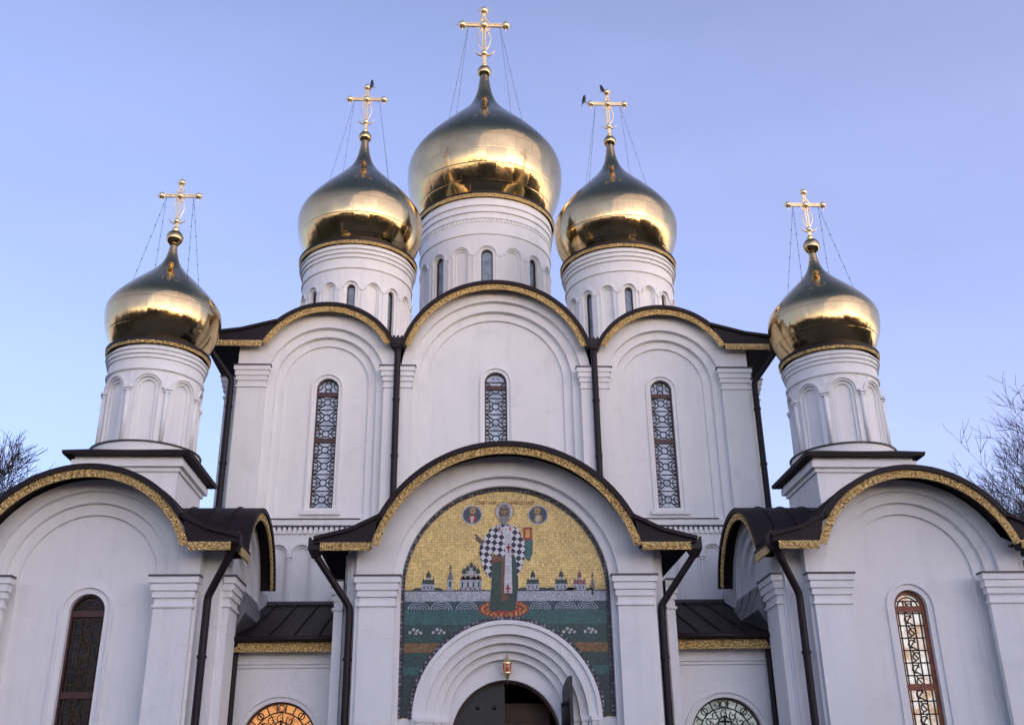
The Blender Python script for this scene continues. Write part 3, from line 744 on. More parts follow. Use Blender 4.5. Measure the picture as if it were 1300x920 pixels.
# ---- corner chapels (wings) with their towers
def corner_eave(sg):
    r = MB(); X = lambda x: sg*x
    r.box(W3, *sorted((X(6.46), X(7.3))), -6.72, -5.42, 7.50, 7.56); o = r.build('eave', 'roof', C)
    g = MB(); g.box(W3, *sorted((X(6.47), X(6.52))), -6.55, -5.40, 7.28, 7.50); g.build('gilded_valance', 'gilt', o)
def chapel(sg):
    Tf = front(-6.2)                                     # d=0 -> Y=-6.2
    cx = sg*10.18; wm = MB()
    ww, zt, za = 2.55, 7.42, 9.27
    h = za-zt; Rg = (ww*ww+h*h)/(2*h); zc = za-Rg
    G = lambda u: max(7.55, zc+sqrt(max(0, Rg*Rg-(u-cx)**2))-.06)
    ul, ur = sorted((sg*7.45, sg*12.91))
    bay(wm, Tf, cx, [2.22, 1.94, 1.66], 6.72, 0, ul, ur, G, [.15, .0, -.12, -.20], win=(.42, 6.03, 2.2, sg*10.12))
    # inner side wall with stepped niche
    S = side(sg*6.95, -sg)
    G2 = lambda u: max(7.5, 6.95+sqrt(max(0, 2.18**2-(u+3.3)**2))-.06)
    bay(wm, S, -3.3, [1.80, 1.52, 1.24], 6.9, 0, -5.9, .05, G2, [0, -.12, -.24, -.36], N=36)
    # corner return between front and side
    wm.box(W3, *sorted((sg*7.0, sg*7.449)), -6.0, -5.7, 0, 7.5)
    wm.box(W3, *sorted((sg*7.45, sg*7.75)), -6.34, -5.7, 0, 7.5)
    wm.box(W3, *sorted((sg*6.951, sg*7.3)), -5.9, -5.5, 0, 7.5)
    # outer and back walls, roof deck
    wm.box(W3, *sorted((sg*13.1, sg*13.4)), -5.7, .1, 0, 7.5)
    wm.box(W3, *sorted((sg*12.6, sg*12.91)), -6.34, -5.7, 0, 7.5)
    wm.box(W3, *sorted((sg*8.6, sg*13.4)), -.2, .1, 0, 7.5)
    w = wm.build('chapel_wall', 'wall', C)
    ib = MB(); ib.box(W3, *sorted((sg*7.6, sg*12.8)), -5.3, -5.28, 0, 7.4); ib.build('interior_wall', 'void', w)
    for a, b in ((7.52, 8.42), (11.92, 12.82)):
        pilaster(Tf, *sorted((sg*a, sg*b)), 0, 6.78, .15, .30, C)
    pilaster(S, -5.85, -4.85, 0, 6.9, 0, .16, C, capw=.12)
    win = window(Tf, sg*10.12, .42, 6.03, 2.2, -.34, C, 'dark' if sg < 0 else 'white', 'wing_gold' if sg < 0 else 'wing', .05 if sg < 0 else .095, (4.12, 6.0), fmat='frame' if sg < 0 else 'warmframe',  # left pane's dark and right pane's bright reflections are painted colour
                 label='dark leaded window with brass came' if sg < 0 else 'leaded window painted bright like sky, in a red brown frame')
    m2 = MB(); ring_band(m2, Tf, arch(sg*10.12, .56, 6.03, 1.0, angles(20)), arch(sg*10.12, .63, 6.03, 1.0, angles(20)), -.20, -.15); m2.build('window_surround', 'wall', win)
    # roofs: front barrel and cross barrel
    ea = (sg*6.45, 7.66, 8.12); eb = (sg*13.9, 7.66, 8.12)
    gable(Tf, cx, ww, zt, za, .9, -6.2, C, ea if sg > 0 else eb, eb if sg > 0 else ea, wall_d=.2, dE=-.55)
    gable(S, -3.3, 2.12, 7.45, 9.10, .42, -6.9, C, None, None, wall_d=0, valley=-.0)
    corner_eave(sg)
    # grey flashing under the side niche
    fl = MB(); A_, B_ = S(-4.75, .02, 7.0), S(-1.6, .02, 7.0); C_, D_ = S(-1.6, .34, 6.2), S(-4.75, .34, 6.2)
    fl.face([A_, B_, C_, D_]); fl.strip([A_, B_, C_, D_], [S(-4.75, -.3, 7.0), S(-1.6, -.3, 7.0), S(-1.6, 0, 5.6), S(-4.75, 0, 5.6)], closed=True)
    for u in (-4.0, -3.2, -2.4): bar(fl, lambda a, d, z: S(a, .02+(7.0-z)*.4+d, z), u, 6.22, u, 6.98, .03, 0, .03)
    fl.build('flashing_apron', 'zinc', C)
    # downpipe in the corner notch
    downpipe([(sg*6.62, -6.75, 7.36), (sg*7.2, -6.36, 6.3), (sg*7.2, -6.36, 0.2)], C, .095, True)
    # tower base
    tx, ty = sg*10.22, -2.8
    tb = MB()
    tb.box(W3, tx-1.34, tx+1.34, ty-1.34, ty+1.34, 7.6, 10.1); tb.box(W3, tx-1.40, tx+1.40, ty-1.40, ty+1.40, 10.1, 10.22)
    tb.box(W3, tx-1.50, tx+1.50, ty-1.50, ty+1.50, 10.22, 10.40); tb.box(W3, tx-1.44, tx+1.44, ty-1.44, ty+1.44, 10.40, 10.50)
    b = tb.build('tower_base', 'wall', C)
    rf = MB(); q = lambda r, z: [(tx-r, ty-r, z), (tx+r, ty-r, z), (tx+r, ty+r, z), (tx-r, ty+r, z)]
    rf.strip(q(1.70, 10.50), q(1.72, 10.60), closed=True); rf.strip(q(1.72, 10.60), q(1.2, 10.80), closed=True); rf.strip(q(1.70, 10.50), q(1.3, 10.502), closed=True); rf.face(q(1.2, 10.80))
    rf.build('base_roof', 'roof', b)
    pl = MB(); pl.lathe(tx, ty, [(1.50, 10.6), (1.50, 10.93), (1.36, 10.99)], 64, 0); pl.lathe(tx, ty, [(1.50, 10.93), (1.54, 10.93), (1.55, 10.97), (1.36, 11.03)], 64, 1); pl.build('plinth_ring', ['wall', 'lead'], b)
    d = drum(tx, ty, 1.34, 10.7, 11.02, 12.62, 8, (-.2 if sg > 0 else .2), lambda k: False, .1, .32, .43, 13.3, 13.17, 1.455, 13.92, .11, C, cols=True)
    dome(tx, ty, 1.70, 15.36, 14.12, 18.19, .265, .775, C)
for sg in (-1, 1): chapel(sg)

# ---- low galleries between chapels and porch
for sg in (-1, 1):
    Tg = front(-4.3); gm = MB()
    ul, ur = sorted((sg*4.05, sg*6.95))
    c = sg*5.62; A = angles(30)
    out = outline(c, 3.15, 0, A, ul, ur, lambda u: 5.3); wi = arch(c, .92, 3.15, 2.2, A)
    layer(gm, Tg, wi, out, 0, -.25)
    gm.face([Tg(out[0][0], 0, 0), Tg(wi[0][0], 0, 2.2), Tg(wi[-1][0], 0, 2.2), Tg(out[-1][0], 0, 0)])
    ring_band(gm, Tg, arch(c, 1.03, 3.15, 2.2, A), arch(c, 1.10, 3.15, 2.2, A), 0, .05)
    gm.box(Tg, ul, ur, .001, .05, 4.88, 4.96); gm.box(Tg, ul, ur, .001, .10, 4.96, 5.3)
    g = gm.build('gallery_wall', 'wall', C)
    window(Tg, c, .92, 3.15, 2.2, -.14, g, 'amber' if sg < 0 else 'green', 'lunette', .05, (), label='glowing amber lunette window' if sg < 0 else 'pale green lunette window')
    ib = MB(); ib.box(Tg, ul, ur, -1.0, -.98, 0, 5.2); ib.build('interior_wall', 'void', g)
    rf = MB(); z0, z1 = 5.56, 7.2; y0, y1 = -4.82, -.12
    t = lambda u, s_, o: (u, y0+(y1-y0)*s_, z0+(z1-z0)*s_+o)
    lo, hi = ul-.02, ur+.02
    rf.face([t(lo, 0, 0), t(hi, 0, 0), t(hi, 1, 0), t(lo, 1, 0)]); rf.face([t(lo, 0, -.09), t(hi, 0, -.09), t(hi, 1, -.09), t(lo, 1, -.09)])
    rf.face([t(lo, 0, 0), t(hi, 0, 0), t(hi, 0, -.09), t(lo, 0, -.09)])
    k = ul+.35
    while k < ur:
        for s0 in (0,):
            a = [t(k-.015, 0, .0), t(k+.015, 0, .0), t(k+.015, 1, .0), t(k-.015, 1, .0)]; b_ = [t(k-.012, 0, .05), t(k+.012, 0, .05), t(k+.012, 1, .05), t(k-.012, 1, .05)]
            rf.face(b_); rf.strip(a, b_, closed=True)
        k += .62
    r = rf.build('gallery_roof', 'roof', C)
    v = MB()
    for k in range(17): boss(v, front(-4.75), ul+.16+k*.158, 5.335, 0, .07, .10, 0)
    v.box(front(-4.70), ul+.06, ur-.12 if sg > 0 else ur-.06, 0, .05, 5.22, 5.45); v.build('gilded_valance', 'gilt', r)
    gu = MB(); gu.tube([(ul+.02, -4.86, 5.53), (ur-.02, -4.86, 5.53)], .075, 8); gu.build('gutter', 'pipe', r)
    ld = MB(); ld.box(front(-.1), *sorted((sg*4.3, sg*6.9)), 0, .14, 7.20, 7.29); ld.build('ledge_flashing', 'lead', r)
    downpipe([(sg*6.80, -4.78, 5.50), (sg*6.80, -4.60, 5.2), (sg*6.80, -4.60, .2)], C, .085, False)

# ---- entrance porch
Tp = front(-5.6)
pm = MB()
wP, ztP, zaP = 3.37, 7.55, 10.1; hP = zaP-ztP; RP = (wP*wP+hP*hP)/(2*hP); zcP = zaP-RP
GP = lambda u: max(7.6, zcP+sqrt(max(0, RP*RP-u*u))-.06)
A = angles(48)
o0 = outline(0, 6.64, 0, A, -3.75, 3.75, GP); a1 = arch(0, 2.86, 6.64, 0, A); a2 = arch(0, 2.64, 6.64, 0, A)
layer(pm, Tp, a1, o0, .14, -.02); layer(pm, Tp, a2, a1, -.02, -.22)
# wall below the mosaic, beside the doorway
for sg in (-1, 1): pm.box(Tp, *sorted((sg*2.22, sg*2.64)), -.4, -.221, 0, 3.55)
for sg in (-1, 1):
    pm.box(W3, *sorted((sg*3.4, sg*4.0)), -5.42, -5.0, 0, 7.6)
    pm.box(W3, *sorted((sg*3.751, sg*3.9)), -5.58, -5.42, 0, 7.6)
    pm.box(W3, *sorted((sg*3.7, sg*4.1)), -5.0, -.2, 0, 7.6)
porch = pm.build('porch_wall', 'wall', C)
for a, b in ((2.77, 3.64),):
    for sg in (-1, 1):
        pilaster(Tp, *sorted((sg*a, sg*b)), 0, 6.90, .14, .22, C)
for sg in (-1, 1): pilaster(side(sg*4.1, sg), -5.25, -4.45, 0, 6.9, 0, .22, C, capw=.10)
gable(Tp, 0, wP, ztP, zaP, .85, -5.4, C, (-4.78, 7.74, 8.26), (4.78, 7.74, 8.26), wall_d=.1)
for sg in (-1, 1):
    downpipe([(sg*4.74, -6.1, 7.36), (sg*3.88, -5.68, 6.15), (sg*3.88, -5.68, .2)], C, .09, True)

# stepped white archivolts of the doorway
am = MB(); radii = [2.20, 1.97, 1.78, 1.60, 1.42]; dd = [-.16, -.32, -.48, -.64, -.80]
prev = arch(0, 2.30, 3.55, 0, A); am.strip(P(Tp, prev, -.23), P(Tp, prev, -.10))
for k, r in enumerate(radii):
    inn = arch(0, r, 3.55, 0, A); d = -.10 if k == 0 else dd[k-1]
    dn2 = dd[k]
    am.strip(P(Tp, prev, d), P(Tp, inn, d)); am.strip(P(Tp, inn, d), P(Tp, inn, dn2)); prev = inn
dr = arch(0, 1.38, 3.04, 0, A, 1.45)
am.strip(P(Tp, prev, dd[-1]), P(Tp, dr, dd[-1])); am.strip(P(Tp, dr, dd[-1]), P(Tp, dr, -1.3))
arc = am.build('portal_arch', 'wall', C)
for sg in (-1, 1):
    for k, r in enumerate(radii[:-1]):
        d = dd[k]; cbm = MB(); u = sg*(r-.09)
        cbm.box(Tp, u-.10, u+.10, d, d+.14, 3.46, 3.56); cbm.box(Tp, u-.075, u+.075, d, d+.11, 3.36, 3.46); cbm.build('capital', 'wall', arc)

# mosaic
def mz(zy):
    y = 600+zy/2.873; x = [(621, 9.24), (740, 6.79), (907, 3.62)]; s = 0
    for i, (a, b) in enumerate(x):
        t = b
        for j, (c_, _) in enumerate(x):
            if i != j: t *= (y-c_)/(a-c_)
        s += t
    return s
def mx(zx, zy): return (500+zx/2.873-(641+(600+zy/2.873-621)*.03))*.0198
def mp(zx, zy): return (mx(zx, zy), mz(zy))
Tm = front(-5.38)                                     # mosaic ground plane
mo = MB(); oa = arch(0, 2.66, 6.64, 3.55, A); ia = arch(0, 2.28, 3.55, 3.55, A)
mo.strip(P(Tm, oa, 0), P(Tm, ia, 0))
mos = mo.build('icon_mosaic', 'gold_t', C)
def band(name, z1, z0, mat, d, wob=0):
    b = MB(); n = 16
    def wo_(z): return 2.57 if z < 6.64 else sqrt(max(0, 2.57**2-(z-6.64)**2))
    def wi_(z): return sqrt(max(0, 2.40**2-(z-3.55)**2)) if z < 5.95 else 0
    for k in range(n):
        za_, zb_ = z0+(z1-z0)*k/n, z0+(z1-z0)*(k+1)/n
        for sg in (-1, 1):
            q = [(sg*wi_(za_), za_), (sg*wo_(za_), za_), (sg*wo_(zb_), zb_), (sg*wi_(zb_), zb_)]
            b.face([Tm(u, d, z) for u, z in q])
    return b.build(name, mat, mos)
e = .004
band('town_wall', mz(432), mz(468), 'wallband', e); band('wall_coping', mz(427), mz(432), 'blackish', e)
band('lake', mz(468), mz(502), 'water', e); band('lake_shallows', mz(502), mz(553), 'teal', e)
band('meadow', mz(553), mz(620), 'dkgreen', e); band('field', mz(620), mz(654), 'ochre', e)
band('lower_meadow', mz(654), mz(704), 'dkgreen', e); band('stream', mz(704), mz(735), 'teal', e); band('dark_ground', mz(735), 3.565, 'blackish', e)
rb = MB(); ring_band(rb, Tm, arch(0, 2.55, 6.64, 3.56, A), arch(0, 2.638, 6.64, 3.56, A), 0, .05); ring_band(rb, Tm, arch(0, 2.302, 3.55, 3.551, A), arch(0, 2.40, 3.55, 3.551, A), 0, .05)
rb.build('rope_border', 'rope', mos)
def patch(name, polys, mats, d, parent=None):
    b = MB()
    for k, pl_ in enumerate(polys):
        mi = pl_[0]; dd_ = d+pl_[2]*.002 if len(pl_) > 2 else d
        pts = [mp(*p) for p in pl_[1]]
        b.face([Tm(u, dd_, z) for u, z in pts], mi)
        b.strip([Tm(u, dd_, z) for u, z in pts], [Tm(u, dd_-.003, z) for u, z in pts], mi, closed=True)
    return b.build(name, mats, parent or mos)
def ell(cx, cy, rx, ry, n=24, a0=0, a1=2*pi): return [(cx+rx*cos(a0+(a1-a0)*k/n), cy+ry*sin(a0+(a1-a0)*k/n)) for k in range(n if a1-a0 > 6.2 else n+1)]
# waves
for cx_ in (100, 182, 275, 543, 637, 716):
    b = []
    for r in (40, 30, 20, 10):
        o_ = ell(cx_, 499, r, r*.78, 14, pi, 2*pi); i_ = ell(cx_, 499, r-4.5, (r-4.5)*.78, 14, pi, 2*pi)
        b.append((0, o_+i_[::-1]))
    patch('wave', b, ['wave'], 2*e)
for cx_ in (92, 176, 648, 726):
    b = []
    for dx, dy in ((-19, 3), (-6, -8), (8, -4), (20, 4), (2, 6)): b.append((0, ell(cx_+dx, 578+dy, 6, 6, 8)))
    b.append((1, [(cx_-14, 608), (cx_-4, 592), (cx_, 606), (cx_+7, 590), (cx_+14, 608)]))
    b.append((1, [(cx_-2, 584), (cx_+2, 584), (cx_+2, 612), (cx_-2, 612)]))
    patch('flower_clump', b, ['whitet', 'teal'], 2*e)
def onion(cx_, top, base, w): return [(cx_-w, base), (cx_-w*1.15, base-(base-top)*.2), (cx_-w*.75, base-(base-top)*.42), (cx_-w*.12, base-(base-top)*.62), (cx_, top), (cx_+w*.12, base-(base-top)*.62), (cx_+w*.75, base-(base-top)*.42), (cx_+w*1.15, base-(base-top)*.2), (cx_+w, base)]
def rect(x0, y0, x1, y1): return [(x0, y0), (x1, y0), (x1, y1), (x0, y1)]
def church(kind, cx_, base):
    b = []
    if kind == 'tent':
        b += [(0, rect(cx_-10, base-40, cx_+10, base)), (2, [(cx_-11, base-40), (cx_, base-82), (cx_+11, base-40)]), (1, onion(cx_, base-102, base-80, 3.5))]
        b += [(1, rect(cx_-4, base-34, cx_+4, base-14), 1)]
    elif kind == 'big':
        b += [(0, rect(cx_-40, base-40, cx_+40, base))]
        for dx in (-30, -10, 10, 30): b += [(3, ell(cx_+dx, base-38, 10, 14, 10, pi, 2*pi)), (1, rect(cx_+dx-3, base-30, cx_+dx+3, base-10), 1)]
        for dx, dz in ((-26, 0), (26, 0), (-13, 10), (13, 10), (0, 22)): b += [(0, rect(cx_+dx-5, base-62-dz, cx_+dx+5, base-40)), (1, onion(cx_+dx, base-92-dz, base-60-dz, 7), 1)]
        for k in range(5): b += [(3, rect(cx_-38+k*17, base-8, cx_-30+k*17, base-2), 1)]
    else:
        t = 1 if kind == 'green' else 3
        b += [(0, rect(cx_-24, base-22, cx_+24, base)), (t, [(cx_-27, base-22), (cx_-12, base-38), (cx_+12, base-38), (cx_+27, base-22)]), (0, rect(cx_-8, base-48, cx_+8, base-36)), (t, onion(cx_, base-84, base-46, 8), 1)]
        for dx in (-18, 18): b += [(t, onion(cx_+dx, base-54, base-28, 3.5), 1)]
        for dx in (-14, 0, 14): b += [(1, rect(cx_+dx-2, base-15, cx_+dx+2, base-5), 1)]
        b += [(1, [(cx_-60, base), (cx_-45, base-9), (cx_-24, base-9), (cx_-24, base)]), (1, [(cx_+60, base), (cx_+45, base-9), (cx_+24, base-9), (cx_+24, base)])]
    return patch('town_church', b, ['wallband', 'robe', 'grey', 'pink'], 2*e)
church('green', 130, 428); church('tent', 210, 430); church('big', 286, 428); church('green', 515, 428); church('green', 620, 428); church('red', 688, 430); church('tent', 736, 462)
# cushion
b = [(0, ell(410, 497, 92, 34, 30))]
for k in range(26):
    a = 2*pi*k/26; b.append((1, ell(410+80*cos(a), 497+25*sin(a), 4.5, 4.5, 6), 1))
    if k % 2: b.append((1, ell(410+60*cos(a), 500+15*sin(a), 4, 4, 6), 1))
patch('red_cushion', b, ['red', 'yellow'], 3*e)
# medallions
for cx_, sx in ((283, 1), (533, -1)):
    b = [(0, ell(cx_, 154, 39, 36)), (1, ell(cx_, 154, 34, 31), 1), (2, ell(cx_+sx*3, 138, 12, 12, 14), 2), (3, ell(cx_+sx*3, 140, 7, 8, 12), 3),
         (4 if sx > 0 else 2, [(cx_-15, 176), (cx_-10, 156), (cx_+3, 150), (cx_+14, 158), (cx_+17, 176), (cx_, 184)], 2), (0, [(cx_-6*sx, 160), (cx_+8*sx, 158), (cx_+5*sx, 182), (cx_-3*sx, 182)], 3)]
    patch('medallion', b, ['whitet', 'medblue', 'yellow', 'fairskin', 'red'], 2*e)
# robed figure
patch('halo', [(1, ell(405, 142, 37, 37, 30)), (0, ell(405, 142, 33, 33, 30), 1)], ['whitet', 'yellow'], 2*e)
b = []
b.append((0, [(366, 300), (456, 300), (462, 420), (452, 500), (430, 506), (400, 502), (372, 506), (356, 498), (362, 420)]))               # green under-robe
b.append((1, [(318, 252), (340, 245), (362, 290), (364, 330), (362, 385), (345, 375), (325, 335), (314, 290)], 1))                            # hanging cloak left
b.append((1, [(352, 205), (388, 188), (425, 188), (458, 205), (482, 250), (486, 300), (474, 345), (456, 384), (452, 320), (440, 290), (408, 312), (384, 305), (352, 282), (330, 240)], 2))   # chequered mantle
b.append((2, [(398, 300), (412, 300), (414, 448), (398, 448)], 1))                                                                           # brown fold
b.append((2, [(360, 302), (402, 305), (400, 322), (362, 330)], 3))
b.append((3, [(380, 186), (405, 205), (432, 186), (440, 196), (432, 230), (440, 440), (410, 440), (411, 232), (376, 200)], 4))                # pale stole
for zy in (275, 425): b += [(4, rect(420, zy-16, 426, zy+16), 5), (4, rect(413, zy-5, 434, zy+1), 5)]
for px in (388, 428): b += [(4, rect(px-3, 196, px+3, 212), 5)]
b.append((2, [(398, 450), (418, 444), (430, 456), (418, 468), (402, 466)], 2))
b.append((5, [(334, 252), (318, 240), (300, 222), (296, 226), (302, 238), (296, 240), (310, 252), (326, 264)], 3))                            # raised hand
b.append((6, [(484, 245), (514, 245), (512, 300), (500, 325), (492, 318), (484, 300)], 3))                                                  # cloth over the arm
b.append((7, rect(478, 200, 510, 246), 4)); b.append((8, rect(486, 208, 502, 238), 5))                                                        # book
b.append((5, ell(405, 146, 21, 28, 24), 3)); b.append((9, [(384, 146), (385, 128), (394, 117), (405, 114), (416, 117), (425, 128), (426, 146), (421, 134), (412, 125), (398, 125), (389, 134)], 5))   # face, hair
b.append((9, [(385, 152), (390, 160), (398, 158), (405, 161), (412, 158), (420, 160), (425, 152), (423, 172), (414, 186), (405, 193), (396, 186), (387, 172)], 5))      # beard
b += [(12, ell(396, 141, 6, 4.5, 10), 6), (12, ell(414, 141, 6, 4.5, 10), 6), (10, ell(396, 141.5, 2.6, 2.6, 8), 7), (10, ell(414, 141.5, 2.6, 2.6, 8), 7)]
b += [(10, [(389, 136), (396, 132.5), (402, 136), (402, 138), (396, 135), (389, 138)], 7), (10, [(421, 136), (414, 132.5), (408, 136), (408, 138), (414, 135), (421, 138)], 7)]
b += [(12, [(403.6, 138), (406.4, 138), (408, 153), (402, 153)], 6), (10, [(401, 153), (409, 153), (407, 155.5), (403, 155.5)], 7), (8, [(399, 164), (405, 162.5), (411, 164), (405, 167)], 7)]
b += [(12, [(396, 127), (414, 127), (412, 130), (398, 130)], 6)]
patch('saint_figure', b, ['robe', 'checker', 'brown', 'whitet', 'red', 'skin', 'teal', 'red', 'yellow', 'grey', 'blackish', 'fairskin'], 4*e)
def lettering(txt, zx, zy, h):
    cu = bpy.data.curves.new('inscription', 'FONT'); cu.body = txt; cu.size = h; cu.align_x = 'CENTER'; cu.extrude = .002
    t = bpy.data.objects.new('tmp', cu); COL.objects.link(t)
    me = bpy.data.meshes.new_from_object(t.evaluated_get(bpy.context.evaluated_depsgraph_get()))
    bpy.data.objects.remove(t)
    me.materials.clear(); me.materials.append(M['ink'])
    o = bpy.data.objects.new('inscription', me); COL.objects.link(o); o.parent = mos
    x, z = mp(zx, zy); o.location = (x, -5.38-2.5*e, z); o.rotation_euler = (pi/2, 0, 0)
lettering('СВЯТЫЙ', 334, 116, .13); lettering('НИКОЛАЙ', 470, 116, .13)

# door leaves and vestibule
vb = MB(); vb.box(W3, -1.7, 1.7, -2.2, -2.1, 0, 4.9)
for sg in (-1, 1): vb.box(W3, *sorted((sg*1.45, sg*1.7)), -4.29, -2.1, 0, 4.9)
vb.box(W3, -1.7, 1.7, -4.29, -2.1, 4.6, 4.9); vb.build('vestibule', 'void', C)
idr = MB(); idr.box(W3, -.05, 1.2, -3.4, -3.3, 0, 4.05)
for z in (1.0, 2.4, 3.6): idr.box(W3, .05, 1.1, -3.43, -3.4, z, z+.12)
idr.build('inner_door', 'wood', C)
def leaf(T3, name, label):
    b = MB(); H = lambda u: 3.04+1.43*sqrt(max(0, 1-(u/1.37)**2))
    us = [-1.36+1.34*k/18 for k in range(19)]
    top = [(u, H(u)) for u in us]; bot = [(u, .02) for u in us]
    b.strip(P(T3, top, .04), P(T3, bot, .04)); b.strip(P(T3, top, -.04), P(T3, bot, -.04)); b.strip(P(T3, top, .04), P(T3, top, -.04))
    for k in (0, -1): b.face([T3(us[k], .04, .02), T3(us[k], -.04, .02), T3(us[k], -.04, top[k][1]), T3(us[k], .04, top[k][1])])
    d = b.build(name, 'door', C, label)
    for i in range(7):
        for j in range(3):
            u = -1.12+.42*j; z = .5+.56*i+.0*j
            if z < H(u)-.15:
                s_ = MB(); x = T3(u, .05, z); s_.ball(x, .055, 0, 8, 6); s_.build('stud', 'iron', d)
    return d
leaf(front(-4.42), 'door_leaf', 'closed left leaf of the dark studded door')
ho = (1.36, -4.44)                                     # open leaf, swung outwards round the right jamb
def TO(u, d, z):
    a = radians(97); t = u+1.36
    return (ho[0]+t*cos(a)*-1*-.0 + t*sin(radians(7)) - d, ho[1]-t*cos(radians(7)), z)
leaf(TO, 'door_leaf', 'right leaf of the dark door, swung wide open')
hg = MB(); hg.strip(P(front(-4.5), arch(0, 1.32, 3.04, 0, A, 1.39), 0), P(front(-4.5), arch(0, 1.379, 3.04, 0, A, 1.449), 0)); hg.strip(P(front(-4.5), arch(0, 1.32, 3.04, 0, A, 1.39), 0), P(front(-4.5), arch(0, 1.32, 3.04, 0, A, 1.39), -.1)); hg.build('door_frame', 'frame', C)

# ------------------------------------------------------------------ lamp above the door
L = empty('icon_lamp', 'small gilded lamp with red glass hanging above the open doorway', 'lamp', (0, -5.02, 4.82))
def local(mb, name, mat, root):
    o = mb.build(name, mat); o.data.transform(Matrix.Translation(-root.location)); o.parent = root; return o
lx, ly, lz = 0.02, -5.02, 4.78
q = MB(); q.lathe(lx, ly, [(.01, lz-.30), (.05, lz-.26), (.06, lz-.20), (.10, lz-.16), (.10, lz-.13), (.02, lz-.12)], 16); local(q, 'base', 'cross', L)
q = MB(); q.lathe(lx, ly, [(.085, lz-.13), (.11, lz-.02), (.09, lz+.08)], 16); local(q, 'lamp_glass', 'redglass', L)
q = MB(); q.lathe(lx, ly, [(.12, lz+.07), (.12, lz+.10), (.05, lz+.18), (.03, lz+.24), (.004, lz+.30)], 16); 
for k in range(6): q.tube([(lx+.10*cos(k*pi/3), ly+.10*sin(k*pi/3), lz-.13), (lx+.115*cos(k*pi/3), ly+.115*sin(k*pi/3), lz+.09)], .012, 5)
local(q, 'crown', 'cross', L)
q = MB(); q.tube([(lx, ly, lz+.26), (lx, ly+.12, lz+.34), (lx, ly+.37, lz+.30)], .014, 6); local(q, 'bracket', 'iron', L)
q = MB(); q.tube([(lx, ly, lz-.29), (lx, ly+.02, lz-.5)], .016, 6); local(q, 'cable', 'iron', L)

# ------------------------------------------------------------------ birds
def bird(pos, yaw, label, sc=1.0, tilt=38):
    r = empty('bird', label, 'bird', pos, 'black birds perched on the crosses')
    b = MB(); ca, sa = cos(yaw), sin(yaw)
    ct, st_ = cos(radians(tilt)), sin(radians(tilt))
    def X(f, s_, z):
        f, z = f*ct-(z-.1)*st_, f*st_+(z-.1)*ct+.1
        return (f*ca-s_*sa, f*sa+s_*ca, z)
    spine = [(-.30, .06), (-.20, .10), (-.10, .16), (.0, .23), (.08, .30), (.13, .36), (.17, .41), (.22, .42), (.25, .415)]
    rad = [.012, .045, .085, .105, .10, .07, .062, .055, .02]
    b.tube([X(f*sc, 0, z*sc) for f, z in spine], [q_*sc for q_ in rad], 10)
    o = b.build('body', 'feather', r)
    t = MB(); t.face([X(-.22*sc, .04*sc, .10*sc), X(-.22*sc, -.04*sc, .10*sc), X(-.46*sc, -.05*sc, -.03*sc), X(-.46*sc, .05*sc, -.03*sc)])
    t.face([X(-.22*sc, .04*sc, .075*sc), X(-.22*sc, -.04*sc, .075*sc), X(-.46*sc, -.05*sc, -.045*sc), X(-.46*sc, .05*sc, -.045*sc)]); t.build('tail', 'feather', r)
    k = MB(); k.tube([X(.245*sc, 0, .415*sc), X(.33*sc, 0, .40*sc)], [.022*sc, .003], 6); k.build('beak', 'iron', r)
    for s_ in (-1, 1):
        g = MB(); g.tube([X(.0, s_*.04*sc, .16*sc), X(.01, s_*.045*sc, .02*sc), X(.06*sc, s_*.05*sc, .0)], .012*sc, 5); g.build('leg', 'iron', r)
    return r
zc_ = 28.85
bird((-5.46+.24, 6.6, zc_+1.02*2.66+.02), radians(35), 'black bird perched at the top of the cross on the left front dome', .78, 45)
bird((5.46-.24, 6.6, zc_+1.02*2.66+.02), radians(160), 'black bird perched beside the top ball of the cross on the right front dome', .78, 30)
bird((5.46-1.02, 6.6, zc_+1.02*2.02+.03), radians(20), 'black bird perched on the left arm tip of the cross on the right front dome', .85, 38)

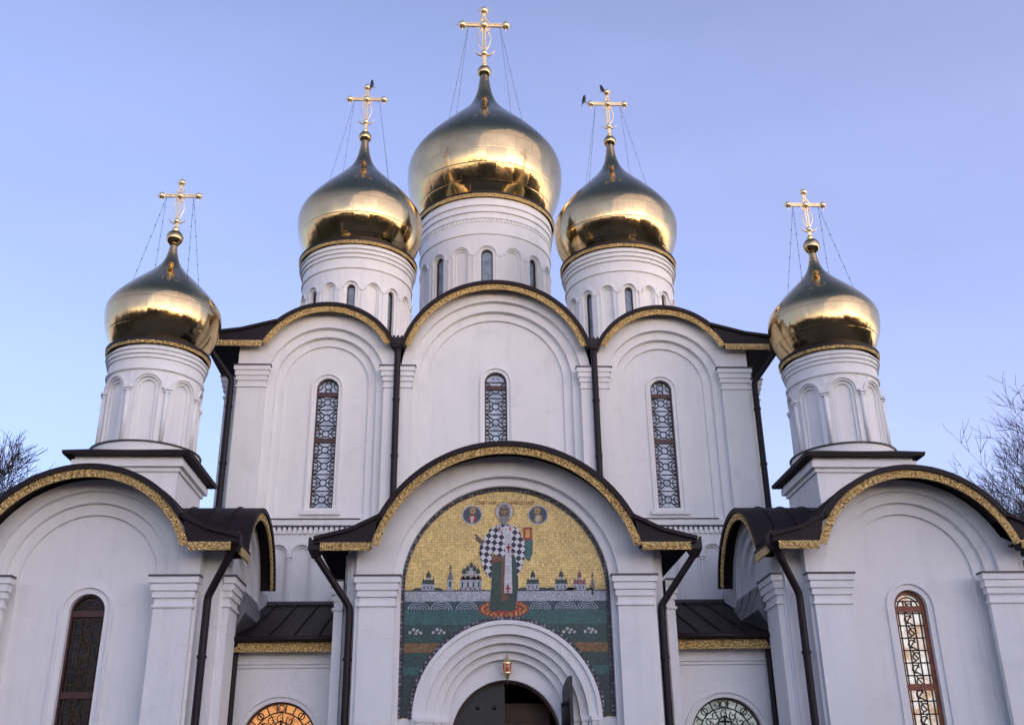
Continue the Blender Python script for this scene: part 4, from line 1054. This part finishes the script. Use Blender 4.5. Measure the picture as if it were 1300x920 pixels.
# ------------------------------------------------------------------ bare trees
def bare_tree(base, H, spread, seed, label, depth=6, trunk_r=.28, more=0, rmin=.011):
    rnd = random.Random(seed)
    root = empty('bare_tree', label, 'tree', base, 'leafless winter trees beside the cathedral')
    tk = MB(); cr = MB()
    def grow(p, d, L_, r, lev):
        n = 4 if lev < 4 else 2; pts = [p]; q = p.copy(); dd_ = d.copy()
        for k in range(n):
            dd_ = (dd_ + Vector((rnd.gauss(0, .10), rnd.gauss(0, .10), rnd.gauss(.03, .06)))).normalized()
            q = q+dd_*(L_/n); pts.append(q)
        rr = [r*(1-.42*k/n) for k in range(n+1)]
        cr.tube(pts, rr, 5 if lev < 2 else (4 if lev < 4 else 3), 0, True, False)
        if lev >= depth: return
        kids = rnd.choice((4, 4, 5, 5)) if lev < 4 else rnd.choice((3, 3, 4))
        for j in range(kids+(more if lev > 2 else 0)):
            t = rnd.uniform(.35, 1.0) if j else 1.0
            i = min(n, max(1, int(round(t*n)))); s_ = pts[i]
            ax = Vector((rnd.gauss(0, 1), rnd.gauss(0, 1), rnd.gauss(0, .4)))
            ax = (ax-dd_*ax.dot(dd_)).normalized()
            an = radians(rnd.uniform(20, 55)) if j else radians(rnd.uniform(5, 20))
            nd = (dd_*cos(an)+ax*sin(an)); nd.z += .12 if nd.z < .4 else 0; nd.normalize()
            grow(s_, nd, L_*rnd.uniform(.58, .80), max(rr[i]*rnd.uniform(.52, .68), rmin), lev+1)
    th = H*.30
    tp = [Vector((0, 0, -.2)), Vector((.05, 0, th*.4)), Vector((-.05, .05, th*.75)), Vector((0, 0, th))]
    tk.tube(tp, [trunk_r*1.35, trunk_r*1.05, trunk_r*.95, trunk_r*.85], 10); o = tk.build('trunk', 'bark', root)
    for k in range(5):
        a = 2*pi*k/5+rnd.uniform(-.4, .4); tilt = radians(rnd.uniform(18, 48))*spread if k else radians(6)
        grow(tp[-1]-Vector((0, 0, rnd.uniform(0, th*.25))), Vector((sin(tilt)*cos(a), sin(tilt)*sin(a), cos(tilt))), H*.27, trunk_r*.55, 1)
    cr.build('crown', 'bark', root)
    return root
bare_tree((-23.6, 14, 0), 16.6, 1.2, 21, 'leafless tree with a dense rounded crown behind the left chapel', 7, .3, 1, .014)
bare_tree((29.8, 14, 0), 18.0, 1.0, 9, 'tall leafless tree with open spreading branches behind the right chapel', 7, .30)

# ------------------------------------------------------------------ ground and the added wood behind the camera
def sheet(name, mat, x0, x1, y0, y1, z):
    b = MB(); b.face([(x0, y0, z), (x1, y0, z), (x1, y1, z), (x0, y1, z)]); o = b.build(name, mat); o['kind'] = 'structure'; return o
sheet('ground', 'grass', -900, 900, -900, 900, 0); sheet('pavement', 'paving', -40, 40, -60, -6.3, .004)

# unseen winter wood, added to shade lower walls and darken dome reflections
def shade_wood():
    rnd = random.Random(3); b = MB()
    for k in range(190):
        a = radians(rnd.uniform(-105, 105)); d = rnd.uniform(70, 100)
        x, y = -1+d*sin(a), -25-d*cos(a); H = rnd.uniform(13, 22); w = H*rnd.uniform(.16, .30)
        b.tube([(x, y, 0), (x+.1, y, H*.5), (x, y, H*.9)], [.3, .2, .05], 5)
        for j in range(130):
            t = rnd.uniform(.08, 1); rr = w*sin(pi*min(1, .12+.88*t)**.8)+.2; an = rnd.uniform(0, 2*pi); q = rr*sqrt(rnd.random())
            p = Vector((x+q*cos(an), y+q*sin(an), H*t)); s_ = rnd.uniform(.5, 1.5)
            b.face([p, p+Vector((rnd.gauss(0, .5), rnd.gauss(0, .5), 1))*s_, p+Vector((rnd.gauss(0, .6), rnd.gauss(0, .6), .4))*s_])
    o = b.build('shade_wood', 'bark'); o['kind'] = 'stuff'; o['label'] = 'unseen winter wood added behind the camera to shade the lower front'
shade_wood()
